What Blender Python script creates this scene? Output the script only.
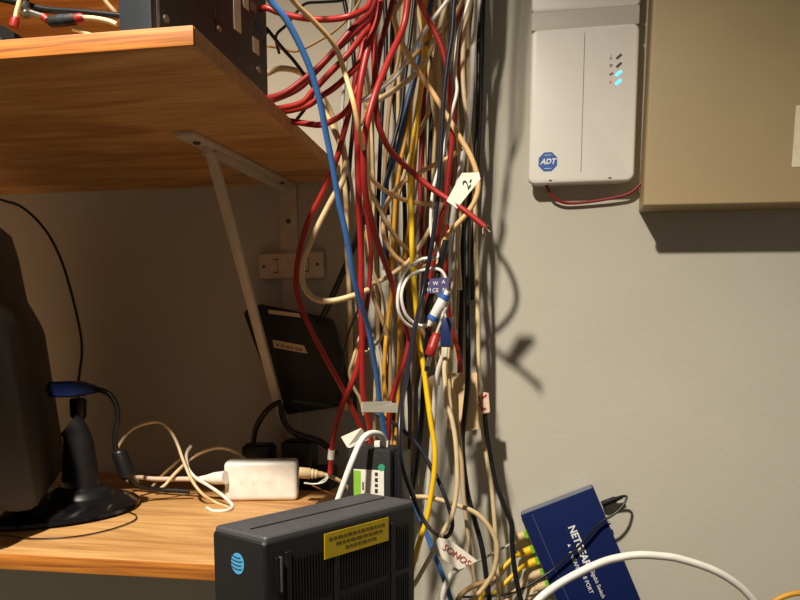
import bpy, bmesh, math, random
from mathutils import Vector, Matrix
random.seed(7)
S = bpy.context.scene
for o in list(bpy.data.objects): bpy.data.objects.remove(o)
C = S.collection
R = math.radians

# ------------------------------------------------------------------ camera
H = 1.45                      # eye height
CAM = Vector((0, -1.2, H))
F = 754.0; PX0 = 400.0; PY0 = 442.0
cd = bpy.data.cameras.new('camera'); cam = bpy.data.objects.new('camera', cd); C.objects.link(cam)
cam.location = CAM
cam.rotation_euler = (R(90 - 7.03), 0, R(9.857))
cd.sensor_fit = 'HORIZONTAL'; cd.sensor_width = 36; cd.lens = F / 800 * 36
cd.shift_y = (PY0 - 300) / 800
cd.clip_start = 0.02
S.camera = cam
ROT = cam.rotation_euler.to_matrix()

# ------------------------------------------------------------------ world, lamps, exposure
w = bpy.data.worlds.new('world'); S.world = w; w.use_nodes = True
bg = w.node_tree.nodes['Background']; bg.inputs[0].default_value = (1.0, 0.86, 0.72, 1); bg.inputs[1].default_value = 0.10
def lamp(name, kind, loc, power, col, size):
    l = bpy.data.lights.new(name, kind); l.energy = power; l.color = col
    if kind in ('POINT', 'SPOT'): l.shadow_soft_size = size
    else: l.shape = 'DISK'; l.size = size
    o = bpy.data.objects.new(name, l); o.location = loc; C.objects.link(o); return o
dl = lamp('ceiling_downlight', 'SPOT', (-0.46, -1.40, H + 1.28), 225, (1.0, 0.90, 0.75), 0.04)   # recessed ceiling can light, pointing straight down
dl.data.spot_size = R(138); dl.data.spot_blend = .60
S.view_settings.view_transform = 'Standard'; S.view_settings.look = 'None'
S.view_settings.exposure = 0.0; S.view_settings.gamma = 1.0; S.view_settings.use_curve_mapping = False

# ------------------------------------------------------------------ geometry of the view: a photo point at a known distance -> place in the room
def ray(px, py): return ROT @ Vector(((px - PX0) / F, -(py - PY0) / F, -1))
def at(px, py, Y=0.0):
    d = ray(px, py); return CAM + d * ((Y - CAM.y) / d.y)
def remap(px, Y):                      # the tangle lies closer to the wall towards its right side
    t = min(1, max(0, (px - 345) / 80)); t = t * t * (3 - 2 * t); return Y * (1 - .36 * t)
def ta(px, py, Y): return at(px, py, remap(px, Y))
def atz(px, py, z):
    d = ray(px, py); return CAM + d * ((z - CAM.z) / d.z)
def depth(p): return -((ROT.transposed() @ (p - CAM)).z)

# ------------------------------------------------------------------ materials
def lin(c): return tuple(((x / 255) / 12.92 if x / 255 <= .04045 else ((x / 255 + .055) / 1.055) ** 2.4) for x in c)
MATS = {}
def mat(name, rgb, rough=.5, metal=0, var=.08, scale=60, bump=0, emit=0, spec=.5, alpha=None, trans=0):
    m = bpy.data.materials.new(name); m.use_nodes = True; nt = m.node_tree; b = nt.nodes['Principled BSDF']
    c = lin(rgb); b.inputs['Roughness'].default_value = rough; b.inputs['Metallic'].default_value = metal
    b.inputs['Specular IOR Level'].default_value = spec
    tc = nt.nodes.new('ShaderNodeTexCoord'); n = nt.nodes.new('ShaderNodeTexNoise')
    n.inputs['Scale'].default_value = scale; n.inputs['Detail'].default_value = 3
    nt.links.new(tc.outputs['Object'], n.inputs['Vector'])
    r = nt.nodes.new('ShaderNodeValToRGB'); e = r.color_ramp.elements
    e[0].position = .3; e[1].position = .7
    e[0].color = tuple(x * (1 - var) for x in c) + (1,); e[1].color = tuple(min(1, x * (1 + var)) for x in c) + (1,)
    nt.links.new(n.outputs['Fac'], r.inputs['Fac']); nt.links.new(r.outputs['Color'], b.inputs['Base Color'])
    if bump:
        bp = nt.nodes.new('ShaderNodeBump'); bp.inputs['Strength'].default_value = bump; bp.inputs['Distance'].default_value = .002
        nt.links.new(n.outputs['Fac'], bp.inputs['Height']); nt.links.new(bp.outputs['Normal'], b.inputs['Normal'])
    if emit:
        b.inputs['Emission Color'].default_value = c + (1,); b.inputs['Emission Strength'].default_value = emit
    if trans: b.inputs['Transmission Weight'].default_value = trans
    MATS[name] = m; return m
def plywood(name, light, dark, edge=False):
    m = bpy.data.materials.new(name); m.use_nodes = True; nt = m.node_tree; b = nt.nodes['Principled BSDF']
    b.inputs['Roughness'].default_value = .55
    tc = nt.nodes.new('ShaderNodeTexCoord'); mp = nt.nodes.new('ShaderNodeMapping')
    mp.inputs['Scale'].default_value = (2.2, 60 if edge else 13, 140 if edge else 13)
    nt.links.new(tc.outputs['Object'], mp.inputs['Vector'])
    n = nt.nodes.new('ShaderNodeTexNoise'); n.inputs['Scale'].default_value = 1.4; n.inputs['Detail'].default_value = 5; n.inputs['Distortion'].default_value = 1.6
    nt.links.new(mp.outputs['Vector'], n.inputs['Vector'])
    r = nt.nodes.new('ShaderNodeValToRGB'); e = r.color_ramp.elements
    e[0].position = .36; e[0].color = lin(dark) + (1,); e[1].position = .60; e[1].color = lin(light) + (1,)
    nt.links.new(n.outputs['Fac'], r.inputs['Fac'])
    mp2 = nt.nodes.new('ShaderNodeMapping'); mp2.inputs['Scale'].default_value = (14, 260, 260)
    nt.links.new(tc.outputs['Object'], mp2.inputs['Vector'])
    n2 = nt.nodes.new('ShaderNodeTexNoise'); n2.inputs['Scale'].default_value = 1; n2.inputs['Detail'].default_value = 2
    nt.links.new(mp2.outputs['Vector'], n2.inputs['Vector'])
    r2 = nt.nodes.new('ShaderNodeValToRGB'); r2.color_ramp.elements[0].color = (.75, .72, .68, 1); r2.color_ramp.elements[0].position = .3
    r2.color_ramp.elements[1].color = (1, 1, 1, 1); r2.color_ramp.elements[1].position = .62
    nt.links.new(n2.outputs['Fac'], r2.inputs['Fac'])
    mx = nt.nodes.new('ShaderNodeMix'); mx.data_type = 'RGBA'; mx.blend_type = 'MULTIPLY'; mx.inputs[0].default_value = 1
    nt.links.new(r.outputs['Color'], mx.inputs[6]); nt.links.new(r2.outputs['Color'], mx.inputs[7])
    nt.links.new(mx.outputs[2], b.inputs['Base Color'])
    bp = nt.nodes.new('ShaderNodeBump'); bp.inputs['Strength'].default_value = .25; bp.inputs['Distance'].default_value = .0008
    nt.links.new(n2.outputs['Fac'], bp.inputs['Height']); nt.links.new(bp.outputs['Normal'], b.inputs['Normal'])
    MATS[name] = m; return m
def wallpaint(name, rgb):
    m = mat(name, rgb, .75, 0, .035, 5); nt = m.node_tree; b = nt.nodes['Principled BSDF']
    tc = nt.nodes.new('ShaderNodeTexCoord'); n = nt.nodes.new('ShaderNodeTexNoise'); n.inputs['Scale'].default_value = 130; n.inputs['Detail'].default_value = 4
    n3 = nt.nodes.new('ShaderNodeTexNoise'); n3.inputs['Scale'].default_value = 9; n3.inputs['Detail'].default_value = 5
    nt.links.new(tc.outputs['Object'], n.inputs['Vector']); nt.links.new(tc.outputs['Object'], n3.inputs['Vector'])
    ad = nt.nodes.new('ShaderNodeMath'); ad.operation = 'MULTIPLY_ADD'; ad.inputs[1].default_value = 2.0
    nt.links.new(n3.outputs['Fac'], ad.inputs[0]); nt.links.new(n.outputs['Fac'], ad.inputs[2])
    bp = nt.nodes.new('ShaderNodeBump'); bp.inputs['Strength'].default_value = .22; bp.inputs['Distance'].default_value = .0015
    nt.links.new(ad.outputs[0], bp.inputs['Height']); nt.links.new(bp.outputs['Normal'], b.inputs['Normal'])
    return m
wallpaint('wall', (190, 186, 172)); mat('floor', (110, 104, 96), .8, 0, .15, 8)
plywood('ply', (220, 172, 110), (184, 130, 74)); mat('ply_end', (190, 140, 86), .7, 0, .18, 110); plywood('ply_edge', (208, 132, 50), (164, 94, 34), True)
mat('bracket', (205, 192, 172), .45); mat('steel', (170, 168, 160), .3, .9); mat('screw', (95, 88, 78), .4, .8)
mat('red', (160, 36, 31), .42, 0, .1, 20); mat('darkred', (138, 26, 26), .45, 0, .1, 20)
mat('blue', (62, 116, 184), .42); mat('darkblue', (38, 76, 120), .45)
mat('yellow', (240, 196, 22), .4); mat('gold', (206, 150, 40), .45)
mat('cream', (226, 204, 160), .5); mat('cream2', (212, 186, 142), .5); mat('peach', (232, 190, 132), .5); mat('tan', (160, 128, 86), .5)
mat('white', (236, 234, 226), .4); mat('greycable', (188, 186, 178), .45)
mat('black', (22, 22, 25), .38); mat('blackmatte', (26, 26, 28), .62, 0, .12, 180, .12); mat('navyblack', (28, 30, 44), .35)
mat('paper', (238, 232, 216), .8, 0, .03, 40); mat('papertan', (226, 198, 152), .8, 0, .05, 40); mat('paperpink', (226, 196, 172), .8)
mat('ink', (30, 28, 32), .7); mat('redink', (176, 60, 44), .7)
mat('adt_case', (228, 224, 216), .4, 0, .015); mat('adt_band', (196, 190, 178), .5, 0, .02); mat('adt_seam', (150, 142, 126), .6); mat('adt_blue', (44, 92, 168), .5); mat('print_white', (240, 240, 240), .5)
mat('led_blue', (60, 180, 255), .4, 0, 0, 10, 0, 3.0); mat('led_off', (86, 78, 84), .4); mat('icon', (130, 120, 110), .5); mat('amber', (190, 130, 60), .5)
mat('khaki', (168, 148, 111), .5, 0, .05, 6); mat('sticker', (226, 214, 186), .7)
mat('netgear', (19, 34, 84), .65, 0, .05, 30, 0, 0, .12); mat('netgear_end', (108, 116, 138), .4, .3)
mat('green', (132, 196, 40), .4); mat('clear', (206, 206, 196), .25); mat('contact', (170, 140, 70), .3, .7)
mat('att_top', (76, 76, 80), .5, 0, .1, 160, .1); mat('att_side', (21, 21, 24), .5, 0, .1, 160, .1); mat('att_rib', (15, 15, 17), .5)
mat('att_blue', (84, 172, 226), .5); mat('warn', (206, 176, 16), .5); mat('warn_ink', (112, 92, 10), .6)
mat('label_green', (140, 196, 60), .5); mat('dot_green', (52, 156, 112), .5); mat('label_white', (232, 230, 220), .6)
mat('case_dark', (52, 53, 56), .45, .3, .08, 60); mat('case_bezel', (56, 62, 68), .45, .3)
mat('monitor', (40, 37, 35), .5, 0, .1, 120, .05); mat('monitor_bezel', (76, 80, 82), .45); mat('gloss_black', (20, 20, 22), .14); mat('screen', (14, 15, 18), .15)
mat('vga_blue', (26, 38, 88), .4); mat('purple', (70, 62, 108), .5); mat('navy', (26, 44, 96), .4); mat('poe', (240, 236, 228), .35); mat('poe_mark', (214, 208, 198), .4)
mat('copper', (176, 110, 70), .35, .8); mat('pcb', (40, 62, 34), .5); mat('plate', (214, 196, 172), .5); mat('slot', (70, 56, 42), .6)

# ------------------------------------------------------------------ builders
WL = {}
def link(name, me, m, parent=None, smooth=35):
    co = [v.co for v in me.vertices]
    lo = Vector((min(c.x for c in co), min(c.y for c in co), min(c.z for c in co)))
    hi = Vector((max(c.x for c in co), max(c.y for c in co), max(c.z for c in co)))
    org = Vector(((lo.x + hi.x) / 2, (lo.y + hi.y) / 2, lo.z))
    me.transform(Matrix.Translation(-org))
    me.materials.append(MATS[m] if isinstance(m, str) else m)
    if smooth:
        for p in me.polygons: p.use_smooth = True
        me.set_sharp_from_angle(angle=R(smooth))
    o = bpy.data.objects.new(name, me); C.objects.link(o)
    if parent is not None:
        o.parent = parent; o.location = org - WL[parent.name]
    else: o.location = org
    WL[o.name] = org; return o
def root(name, loc, label, cat, group=None):
    o = bpy.data.objects.new(name, None); o.empty_display_size = .02; C.objects.link(o); o.location = loc; WL[o.name] = Vector(loc)
    return tag(o, label, cat, group)
def tag(o, label, cat, group=None):
    o['label'] = label; o['category'] = cat
    if group: o['group'] = group
    return o
def structure(o, label=None):
    o['kind'] = 'structure'
    if label: o['label'] = label
    return o
def bm_mesh(name, bm):
    bmesh.ops.recalc_face_normals(bm, faces=bm.faces[:])
    me = bpy.data.meshes.new(name); bm.to_mesh(me); bm.free(); return me
def frame(o, x, y):            # local axes x, y and z = x cross y at o
    x = Vector(x).normalized(); z = x.cross(Vector(y)).normalized(); y = z.cross(x)
    return Matrix(((x.x, y.x, z.x, o[0]), (x.y, y.y, z.y, o[1]), (x.z, y.z, z.z, o[2]), (0, 0, 0, 1)))
def wallframe(p, roll=0):      # x right along the wall, y up, z out of the wall
    c, s = math.cos(roll), math.sin(roll)
    return frame(p, (c, 0, s), (-s, 0, c))
def bx(bm, M, lo, hi, bev=0, seg=2):
    r = bmesh.ops.create_cube(bm, size=1); vs = r['verts']
    for v in vs:
        v.co = Vector([lo[i] + (v.co[i] + .5) * (hi[i] - lo[i]) for i in range(3)])
    if bev:
        es = list({e for v in vs for e in v.link_edges})
        rr = bmesh.ops.bevel(bm, geom=es, offset=bev, segments=seg, affect='EDGES', profile=.6)
        vs = list({v for f in rr['faces'] for v in f.verts} | {v for v in vs if v.is_valid})
    for v in vs: v.co = M @ v.co
def box(name, M, lo, hi, m, parent=None, bev=0, seg=2):
    bm = bmesh.new(); bx(bm, M, lo, hi, bev, seg); return link(name, bm_mesh(name, bm), m, parent)
def rr_ring(w, h, r, z, n=6):
    r = max(min(r, w / 2 - 1e-5, h / 2 - 1e-5), 1e-5); out = []
    for cx, cy, a0 in ((w / 2 - r, h / 2 - r, 0), (-w / 2 + r, h / 2 - r, 90), (-w / 2 + r, -h / 2 + r, 180), (w / 2 - r, -h / 2 + r, 270)):
        for k in range(n + 1):
            a = R(a0 + 90 * k / n); out.append(Vector((cx + r * math.cos(a), cy + r * math.sin(a), z)))
    return out
def loft(bm, rings, cap0=True, cap1=True):
    vr = [[bm.verts.new(p) for p in ring] for ring in rings]; n = len(vr[0])
    for a, b in zip(vr, vr[1:]):
        for i in range(n): bm.faces.new((a[i], a[(i + 1) % n], b[(i + 1) % n], b[i]))
    if cap0: bm.faces.new(vr[0][::-1])
    if cap1: bm.faces.new(vr[-1])
def slab(name, M, w, h, d, r, b, m, parent=None, z0=0, n=6):   # rounded plate: w x h, from z0 to z0+d, corner r, front rim b
    bm = bmesh.new(); rings = [rr_ring(w, h, r, z0, n)]
    if b:
        rings.append(rr_ring(w, h, r, z0 + d - b, n))
        for k in (30, 60, 90):
            a = R(k); i = b * (1 - math.cos(a)); rings.append(rr_ring(w - 2 * i, h - 2 * i, r - i, z0 + d - b + b * math.sin(a), n))
    else: rings.append(rr_ring(w, h, r, z0 + d, n))
    loft(bm, [[M @ p for p in q] for q in rings]); return link(name, bm_mesh(name, bm), m, parent)
def prism(name, pts0, off, m, parent=None):      # flat outline pushed along a vector
    bm = bmesh.new(); loft(bm, [[Vector(p) for p in pts0], [Vector(p) + off for p in pts0]]); return link(name, bm_mesh(name, bm), m, parent, 0)
def catmull(P, n):
    if len(P) == 2: return [P[0].lerp(P[1], k / n) for k in range(n + 1)]
    Q = [P[0] * 2 - P[1]] + P + [P[-1] * 2 - P[-2]]; out = []
    for i in range(1, len(Q) - 2):
        a, b, c, d = Q[i - 1:i + 3]
        for k in range(n):
            t = k / n; out.append(.5 * ((2 * b) + (c - a) * t + (2 * a - 5 * b + 4 * c - d) * t * t + (3 * b - a - 3 * c + d) * t ** 3))
    out.append(P[-1]); return out
def tube_rings(P, rads, sides=8, flat=1.0):
    rings = []; T0 = (P[1] - P[0]).normalized(); N = T0.orthogonal().normalized()
    if abs(T0.y) < .95: N = (Vector((0, 1, 0)) - T0 * T0.y).normalized()
    for i, p in enumerate(P):
        T = (P[min(i + 1, len(P) - 1)] - P[max(i - 1, 0)]).normalized()
        N = (N - T * N.dot(T)).normalized(); B = T.cross(N); r = rads[i] if isinstance(rads, list) else rads
        rings.append([p + (N * flat * math.cos(2 * math.pi * k / sides) + B * math.sin(2 * math.pi * k / sides)) * r for k in range(sides)])
    return rings
def tube(name, P, rads, m, parent=None, sides=8, flat=1.0):
    bm = bmesh.new(); loft(bm, tube_rings(P, rads, sides, flat)); return link(name, bm_mesh(name, bm), m, parent, 50)
def rod(name, a, b, r, m, parent=None, sides=14, prof=((0, 1), (1, 1))):
    P = [a.lerp(b, t) for t, _ in prof]
    return tube(name, P, [max(r * q, 1e-5) for _, q in prof], m, parent, sides)
def text(s, M, size, m, parent, name='lettering', thick=.0002, shear=0, bold=0):
    cu = bpy.data.curves.new('t', 'FONT'); cu.body = s; cu.size = size; cu.align_x = 'CENTER'; cu.align_y = 'CENTER'; cu.extrude = thick; cu.shear = shear; cu.offset = bold
    cu.resolution_u = 3
    t = bpy.data.objects.new('t', cu); C.objects.link(t); dg = bpy.context.evaluated_depsgraph_get(); dg.update()
    me = bpy.data.meshes.new_from_object(t.evaluated_get(dg)); bpy.data.objects.remove(t)
    me.transform(M); return link(name, me, m, parent, 0)
def disc(name, M, r, d, m, parent, n=20, z0=0, sx=1, rot=0):
    bm = bmesh.new(); ring = lambda z, q: [M @ Vector((sx * q * math.cos(2 * math.pi * k / n + rot), q * math.sin(2 * math.pi * k / n + rot), z)) for k in range(n)]
    loft(bm, [ring(z0, r), ring(z0 + d, r)]); return link(name, bm_mesh(name, bm), m, parent)
def bits(name, M, rects, m, parent, d=.0003, z0=0):   # small flat printed marks joined as one print
    bm = bmesh.new()
    for x0, y0, x1, y1 in rects: bx(bm, M, (x0, y0, z0), (x1, y1, z0 + d))
    return link(name, bm_mesh(name, bm), m, parent, 0)

def path(pts, Y, tangle=False):
    """pts: photo points (px,py[,distance]) or ('w',x,y,z); Y a distance from the wall or a pair blended along the run"""
    L = [0.0]
    q = [p for p in pts]
    for a, b in zip(q, q[1:]):
        L.append(L[-1] + (1 if 'w' in (a[0], b[0]) else math.hypot(a[0] - b[0], a[1] - b[1])))
    out = []
    known = [(L[i], p[2]) for i, p in enumerate(q) if p[0] != 'w' and len(p) > 2]
    for i, p in enumerate(q):
        if p[0] == 'w': out.append(Vector(p[1:])); continue
        if len(p) > 2: y = p[2]
        elif isinstance(Y, tuple): y = Y[0] + (Y[1] - Y[0]) * L[i] / max(L[-1], 1e-6)
        elif Y is not None: y = Y
        else:
            lo = [k for k in known if k[0] <= L[i]]; hi = [k for k in known if k[0] >= L[i]]
            if not lo: y = hi[0][1]
            elif not hi: y = lo[-1][1]
            else:
                a, b = lo[-1], hi[0]; t = 0 if b[0] == a[0] else (L[i] - a[0]) / (b[0] - a[0]); y = a[1] + (b[1] - a[1]) * t
        out.append((ta if tangle else at)(p[0], p[1], y))
    return out
GRP = 'cables of the hanging tangle'
def cable(name, label, pts, wpx, m, Y=None, group=GRP, cat='cable', flat=1.0, parent=None, n=6):
    if isinstance(Y, tuple):                          # blend the distance along the run before it is lengthened
        L = [0.0]
        for a, b in zip(pts, pts[1:]): L.append(L[-1] + (1 if 'w' in (a[0], b[0]) else math.hypot(a[0] - b[0], a[1] - b[1])))
        pts = [p if p[0] == 'w' or len(p) > 2 else (p[0], p[1], Y[0] + (Y[1] - Y[0]) * l / L[-1]) for p, l in zip(pts, L)]; Y = None
    if group == GRP:                                  # the runs go on above and below the picture
        f0, f1 = pts[0], pts[-1]
        if f0[0] != 'w' and f0[1] <= -14: pts = [(f0[0] + (f0[0] - 410) * .25, -260) + tuple(f0[2:]), (f0[0] + (f0[0] - 410) * .05, -110) + tuple(f0[2:])] + pts
        if f1[0] != 'w' and f1[1] >= 603: pts = pts + [(f1[0] + 4, 690) + tuple(f1[2:])]
    P = path(pts, Y, group == GRP); r = wpx / 2 * sum(depth(p) for p in P) / len(P) / F
    Q = catmull(P, n); o = tube(name, Q, r, m, parent, 8, flat); RUN.append([o, Q, r])
    if parent is None: tag(o, label, cat, group)
    o_r[o.name] = r
    return o
o_r = {}; RUN = []
def flag(parent, corners, Y, m='paper', name='paper_tag', thick=.0006):     # a paper flag stuck round a cable; corners are photo points
    P = [ta(c[0], c[1], c[2] if len(c) > 2 else Y) for c in corners]
    nrm = (P[1] - P[0]).cross(P[2] - P[0]).normalized()
    if nrm.y > 0: nrm = -nrm
    return prism(name, P, nrm * thick, m, parent), P, nrm

# ------------------------------------------------------------------ the room
def quad_wall(name, lo, hi, m, label): return structure(box(name, Matrix(), lo, hi, m), label)
quad_wall('wall_back', (-2.2, 0, 0), (1.8, .12, 2.75), 'wall', 'grey painted plaster wall behind the cables')
quad_wall('floor', (-2.2, -3.2, -.1), (1.8, .12, 0), 'floor', 'floor of the room')
quad_wall('wall_left', (-2.32, -3.2, 0), (-2.2, .12, 2.75), 'wall', 'left wall of the room')

# ------------------------------------------------------------------ shelves
ZB = at(0, 195, 0).z                     # underside of the upper shelf (met at the wall)
TH = .0165
fc = atz(193.5, 44.8, ZB); XE = fc.x; YF = fc.y
def shelf(name, x0, x1, y0, y1, z0, th, label):
    t = root(name, ((x0 + x1) / 2, (y0 + y1) / 2, z0), label, 'shelf')
    I = Matrix()
    box('board', I, (x0, y0 + .003, z0), (x1 - .003, y1, z0 + th), 'ply', t, .001, 1)
    box('front_edge', I, (x0, y0, z0), (x1, y0 + .003, z0 + th), 'ply_edge', t, .0012, 2)
    box('end_edge', I, (x1 - .003, y0 + .003, z0), (x1, y1, z0 + th), 'ply_end', t, .0008, 1)
    return t
ZT = ZB + TH
shelf('plywood_shelf', -1.6, XE, YF, -.0005, ZB, TH, 'upper plywood shelf board carrying the black computer, held by the white bracket')
ZL = at(95, 472, 0).z                    # top of the lower shelf
YL = atz(100, 574.7, ZL - TH).y
shelf('plywood_shelf', -1.6, XE, YL, -.0005, ZL - TH, TH, 'lower plywood shelf board carrying the monitor and white power injector')
shelf('plywood_shelf', -1.6, -.56, -.40, -.0005, ZB + .235, TH, 'shaded plywood shelf board at the top left corner above the connectors')  # front edge carried further out, unseen, to shade the shelf top below

# ------------------------------------------------------------------ shelf bracket
p0 = atz(183, 131, ZB); p1 = at(289, 187, 0); bxw = p1.x
t = root('shelf_bracket', (bxw, 0, ZB - .4), 'white painted steel shelf bracket with a thin diagonal brace', 'bracket')
def bar(name, a, b, wx, th, m, par, up, bev=.001):      # flat bar from a to b, width wx, thickness th below 'up'
    z = (b - a).normalized(); M = frame(a, (b - a), Vector(up)); L = (b - a).length
    return box(name, M, (0, -th / 2, -wx / 2), (L, th / 2, wx / 2), m, par, bev)
A = Vector((p0.x, p0.y, ZB - .003)); B = Vector((bxw, -.001, ZB - .003))
bar('arm', A, B, .027, .005, 'bracket', t, (0, 0, 1))
bar('arm_rib', A.lerp(B, .16) - Vector((0, 0, .007)), B - Vector((0, 0, .007)), .008, .012, 'bracket', t, (0, 0, 1))
zfoot = at(298, 452, 0).z
bar('wall_strap', Vector((bxw, -.0035, ZB - .006)), Vector((bxw + .001, -.0035, zfoot - .03)), .028, .005, 'bracket', t, (0, -1, 0))
dtop = A.lerp(B, .21) - Vector((0, 0, .005)); dbot = Vector((bxw, -.012, zfoot))
bar('brace', dtop, dbot, .014, .011, 'bracket', t, (0, -1, .3), .003)
for q in (.1, .88):
    s = A.lerp(B, q) - Vector((0, 0, .0025)); rod('screw', s + Vector((.004 if q > .5 else 0, 0, 0)), s + Vector((.004 if q > .5 else 0, 0, -.003)), .005, 'screw', t, 12, ((0, 1), (.6, .95), (1, .4)))
s = Vector((bxw, -.006, at(286, 222, 0).z)); rod('screw', s, s + Vector((0, -.0025, 0)), .004, 'screw', t, 12, ((0, 1), (.6, .95), (1, .4)))

# ------------------------------------------------------------------ switch plate behind the bracket
a = at(258.5, 253.5, -.014); b = at(323, 277.5, -.014); c = (a + b) / 2; c.y = 0
W = b.x - a.x; HH = at(290, 252, -.014).z - at(290, 277.5, -.014).z
Mp = wallframe(c, R(1.2)); t = root('wall_plate', c, 'small cream wall plate with two rocker slots over the bracket strap', 'wall plate')
slab('plate', Mp, W, HH, .008, .003, .002, 'plate', t, z0=.0065)
for sx in (-1, 1):
    disc('screw', Mp @ Matrix.Translation((sx * W * .42, 0, 0)), .0025, .001, 'screw', t, 10, .0144)
    q = Mp @ Matrix.Translation((sx * W * .24, 0, 0))
    bits('rocker_slot', q, [(.003, -.011, .0048, .011), (-.0035, -.011, .003, -.0095), (-.0035, .0095, .003, .011)], 'slot', t, .0004, .0143)
    slab('rocker', q, .008, .016, .0008, .002, .0004, 'plate', t, z0=.0144)

# ------------------------------------------------------------------ alarm panel
a = at(529.5, 100, -.03); b = at(637.2, 100, -.03); zb = at(582, 182.5, -.03).z; ztp = zb + .335
W = b.x - a.x; c = Vector(((a.x + b.x) / 2, 0, (zb + ztp) / 2)); HH = ztp - zb
Mp = wallframe(c); t = root('alarm_unit', Vector((c.x, 0, zb)), 'off-white alarm control panel with a blue octagon badge on the grey wall', 'alarm panel')
slab('back_case', Mp, W - .004, HH - .004, .022, .014, .0, 'adt_case', t)
yg0 = at(582, 26, -.03).z - c.z; yg1 = at(582, 10, -.03).z - c.z; yb = -HH / 2
slab('front_cover', Mp @ Matrix.Translation((0, (yb + yg0) / 2, 0)), W, yg0 - yb, .008, .011, .004, 'adt_case', t, z0=.022)
slab('grey_band', Mp @ Matrix.Translation((0, (yg0 + yg1) / 2, 0)), W - .002, yg1 - yg0 + .004, .0072, .002, .0005, 'adt_band', t, z0=.022)  # band of a greyer tone between the covers, almost level with them
slab('top_cover', Mp @ Matrix.Translation((0, (HH / 2 + yg1) / 2, 0)), W, HH / 2 - yg1, .008, .008, .003, 'adt_case', t, z0=.022)
def loc(px, py, Y, M):                      # photo point on a plane -> local coordinates
    return M.inverted() @ at(px, py, Y)
sa = loc(583, 33, -.03, Mp); sb = loc(580.5, 172, -.03, Mp)
bits('seam', Mp, [(sb.x, sb.y, sb.x + .0011, sa.y)], 'adt_seam', t, .0004, .0299)
for px, py in ((550.5, 180.2), (610, 177.6)):
    q = loc(px, py, -.03, Mp); slab('latch_slot', Mp @ Matrix.Translation((q.x, q.y - .0005, 0)), .005, .0018, .0012, .0008, 0, 'slot', t, z0=.0288)
for k, (px, py, mm) in enumerate(((619, 56.5, 'led_off'), (619, 65, 'led_off'), (618.7, 73.3, 'led_blue'), (618.5, 82, 'led_blue'))):
    q = loc(px, py, -.03, Mp); slab('status_light', Mp @ Matrix.Translation((q.x, q.y, 0)) @ Matrix.Rotation(R(40), 4, 'Z'), .0095, .0035, .0005, .0012, 0, mm, t, z0=.0299)
for k, (px, py) in enumerate(((611, 57), (611, 65.5), (611.3, 74), (610.5, 82.3))):
    q = loc(px, py, -.03, Mp); M2 = Mp @ Matrix.Translation((q.x, q.y, 0))
    if k == 0: bits('status_icon', M2, [(-.0005, -.003, .0005, .003), (-.002, -.003, .002, -.002)], 'icon', t, .0004, .0299)
    elif k == 1: disc('status_icon', M2, .003, .0004, 'icon', t, 3, .0299, 1, R(-90))
    elif k == 2: slab('status_icon', M2 @ Matrix.Rotation(R(30), 4, 'Z'), .006, .0032, .0004, .001, 0, 'icon', t, z0=.0299)
    else: disc('status_icon', M2, .0016, .0004, 'amber', t, 10, .0299)
q = loc(547.8, 161.8, -.03, Mp); M2 = Mp @ Matrix.Translation((q.x, q.y, 0))
bd = disc('octagon_badge', M2, .0145, .0006, 'adt_blue', t, 8, .0299, 1, R(22.5)); bd['label'] = 'blue octagon badge'
bits('badge_ring', M2, [(-.005, .0092, .005, .0098), (-.005, -.0098, .005, -.0092)], 'print_white', bd, .0002, .0305)
text('ADT', M2 @ Matrix.Translation((0, 0, .0306)), .0105, 'print_white', bd, 'lettering', .0001, .3, .0003)
wr = cable('alarm_wire', 'thin red wire looping under the alarm panel to the tan box', [(545, 181, -.014), (548, 189, -.014), (553, 197, -.011), (563, 202.5, -.008), (575, 203.2, -.007), (595, 201, -.008), (615, 197.5, -.010), (630, 193, -.012), (640, 184.5, -.012), (650, 174, -.012)], 2.8, 'darkred', group='thin wall wires', cat='wire')

# ------------------------------------------------------------------ tan electrical box
DY = .072
a = at(649.5, 100, -DY); zb = at(720, 205.2, -DY).z; x1 = a.x + .42; zt = zb + .55
c = Vector(((a.x + x1) / 2, 0, (zb + zt) / 2)); Mp = wallframe(c, R(-.6))
t = root('electrical_box', Vector((c.x, 0, zb)), 'tan painted steel electrical box on the wall at the right edge', 'electrical box')
slab('body', Mp, x1 - a.x - .006, zt - zb - .006, DY - .008, .003, .001, 'khaki', t)
slab('cover', Mp, x1 - a.x, zt - zb, .008, .003, .0025, 'khaki', t, z0=DY - .008)
q0 = loc(796, 105.5, -DY, Mp); q1 = loc(795, 167, -DY, Mp)
slab('paper_label', Mp @ Matrix.Translation((q0.x + .04, (q0.y + q1.y) / 2, 0)), .08, q0.y - q1.y, .0005, .001, 0, 'sticker', t, z0=DY)

# ------------------------------------------------------------------ black computer standing on the upper shelf
n0 = at(155, 20, YF + .012); n1v = at(268, 60, 0)
d = ray(268, 85); # right rear edge: same height, run along the side
side_len = .215
best = None
for k in range(400):
    y = n0.y + .08 + k * .0006; p = at(268, 80, y); L = math.hypot(p.x - n0.x, p.y - n0.y)
    if best is None or abs(L - side_len) < best[0]: best = (abs(L - side_len), p.copy())
sv = Vector((best[1].x - n0.x, best[1].y - n0.y, 0)).normalized(); fv = Vector((-sv.y, sv.x, 0))   # fv points left
fl = .032
Mc = frame((n0.x, n0.y, ZT), sv, (0, 0, 1))       # x along the side to the back, y up, z out to the right
t = root('mini_computer', (n0.x, n0.y, ZT), 'dark grey computer case standing on edge at the upper shelf corner', 'computer')
HC = .20
box('case', Mc, (.008, .0005, -fl), (side_len, HC, 0), 'case_dark', t, .0015)
box('front_bezel', Mc, (-.004, .0005, -fl - .003), (.004, HC, -.001), 'case_bezel', t, .002)
box('bezel_strip', Mc, (.004, .001, -fl), (.008, HC - .002, -.0004), 'steel', t)
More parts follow.
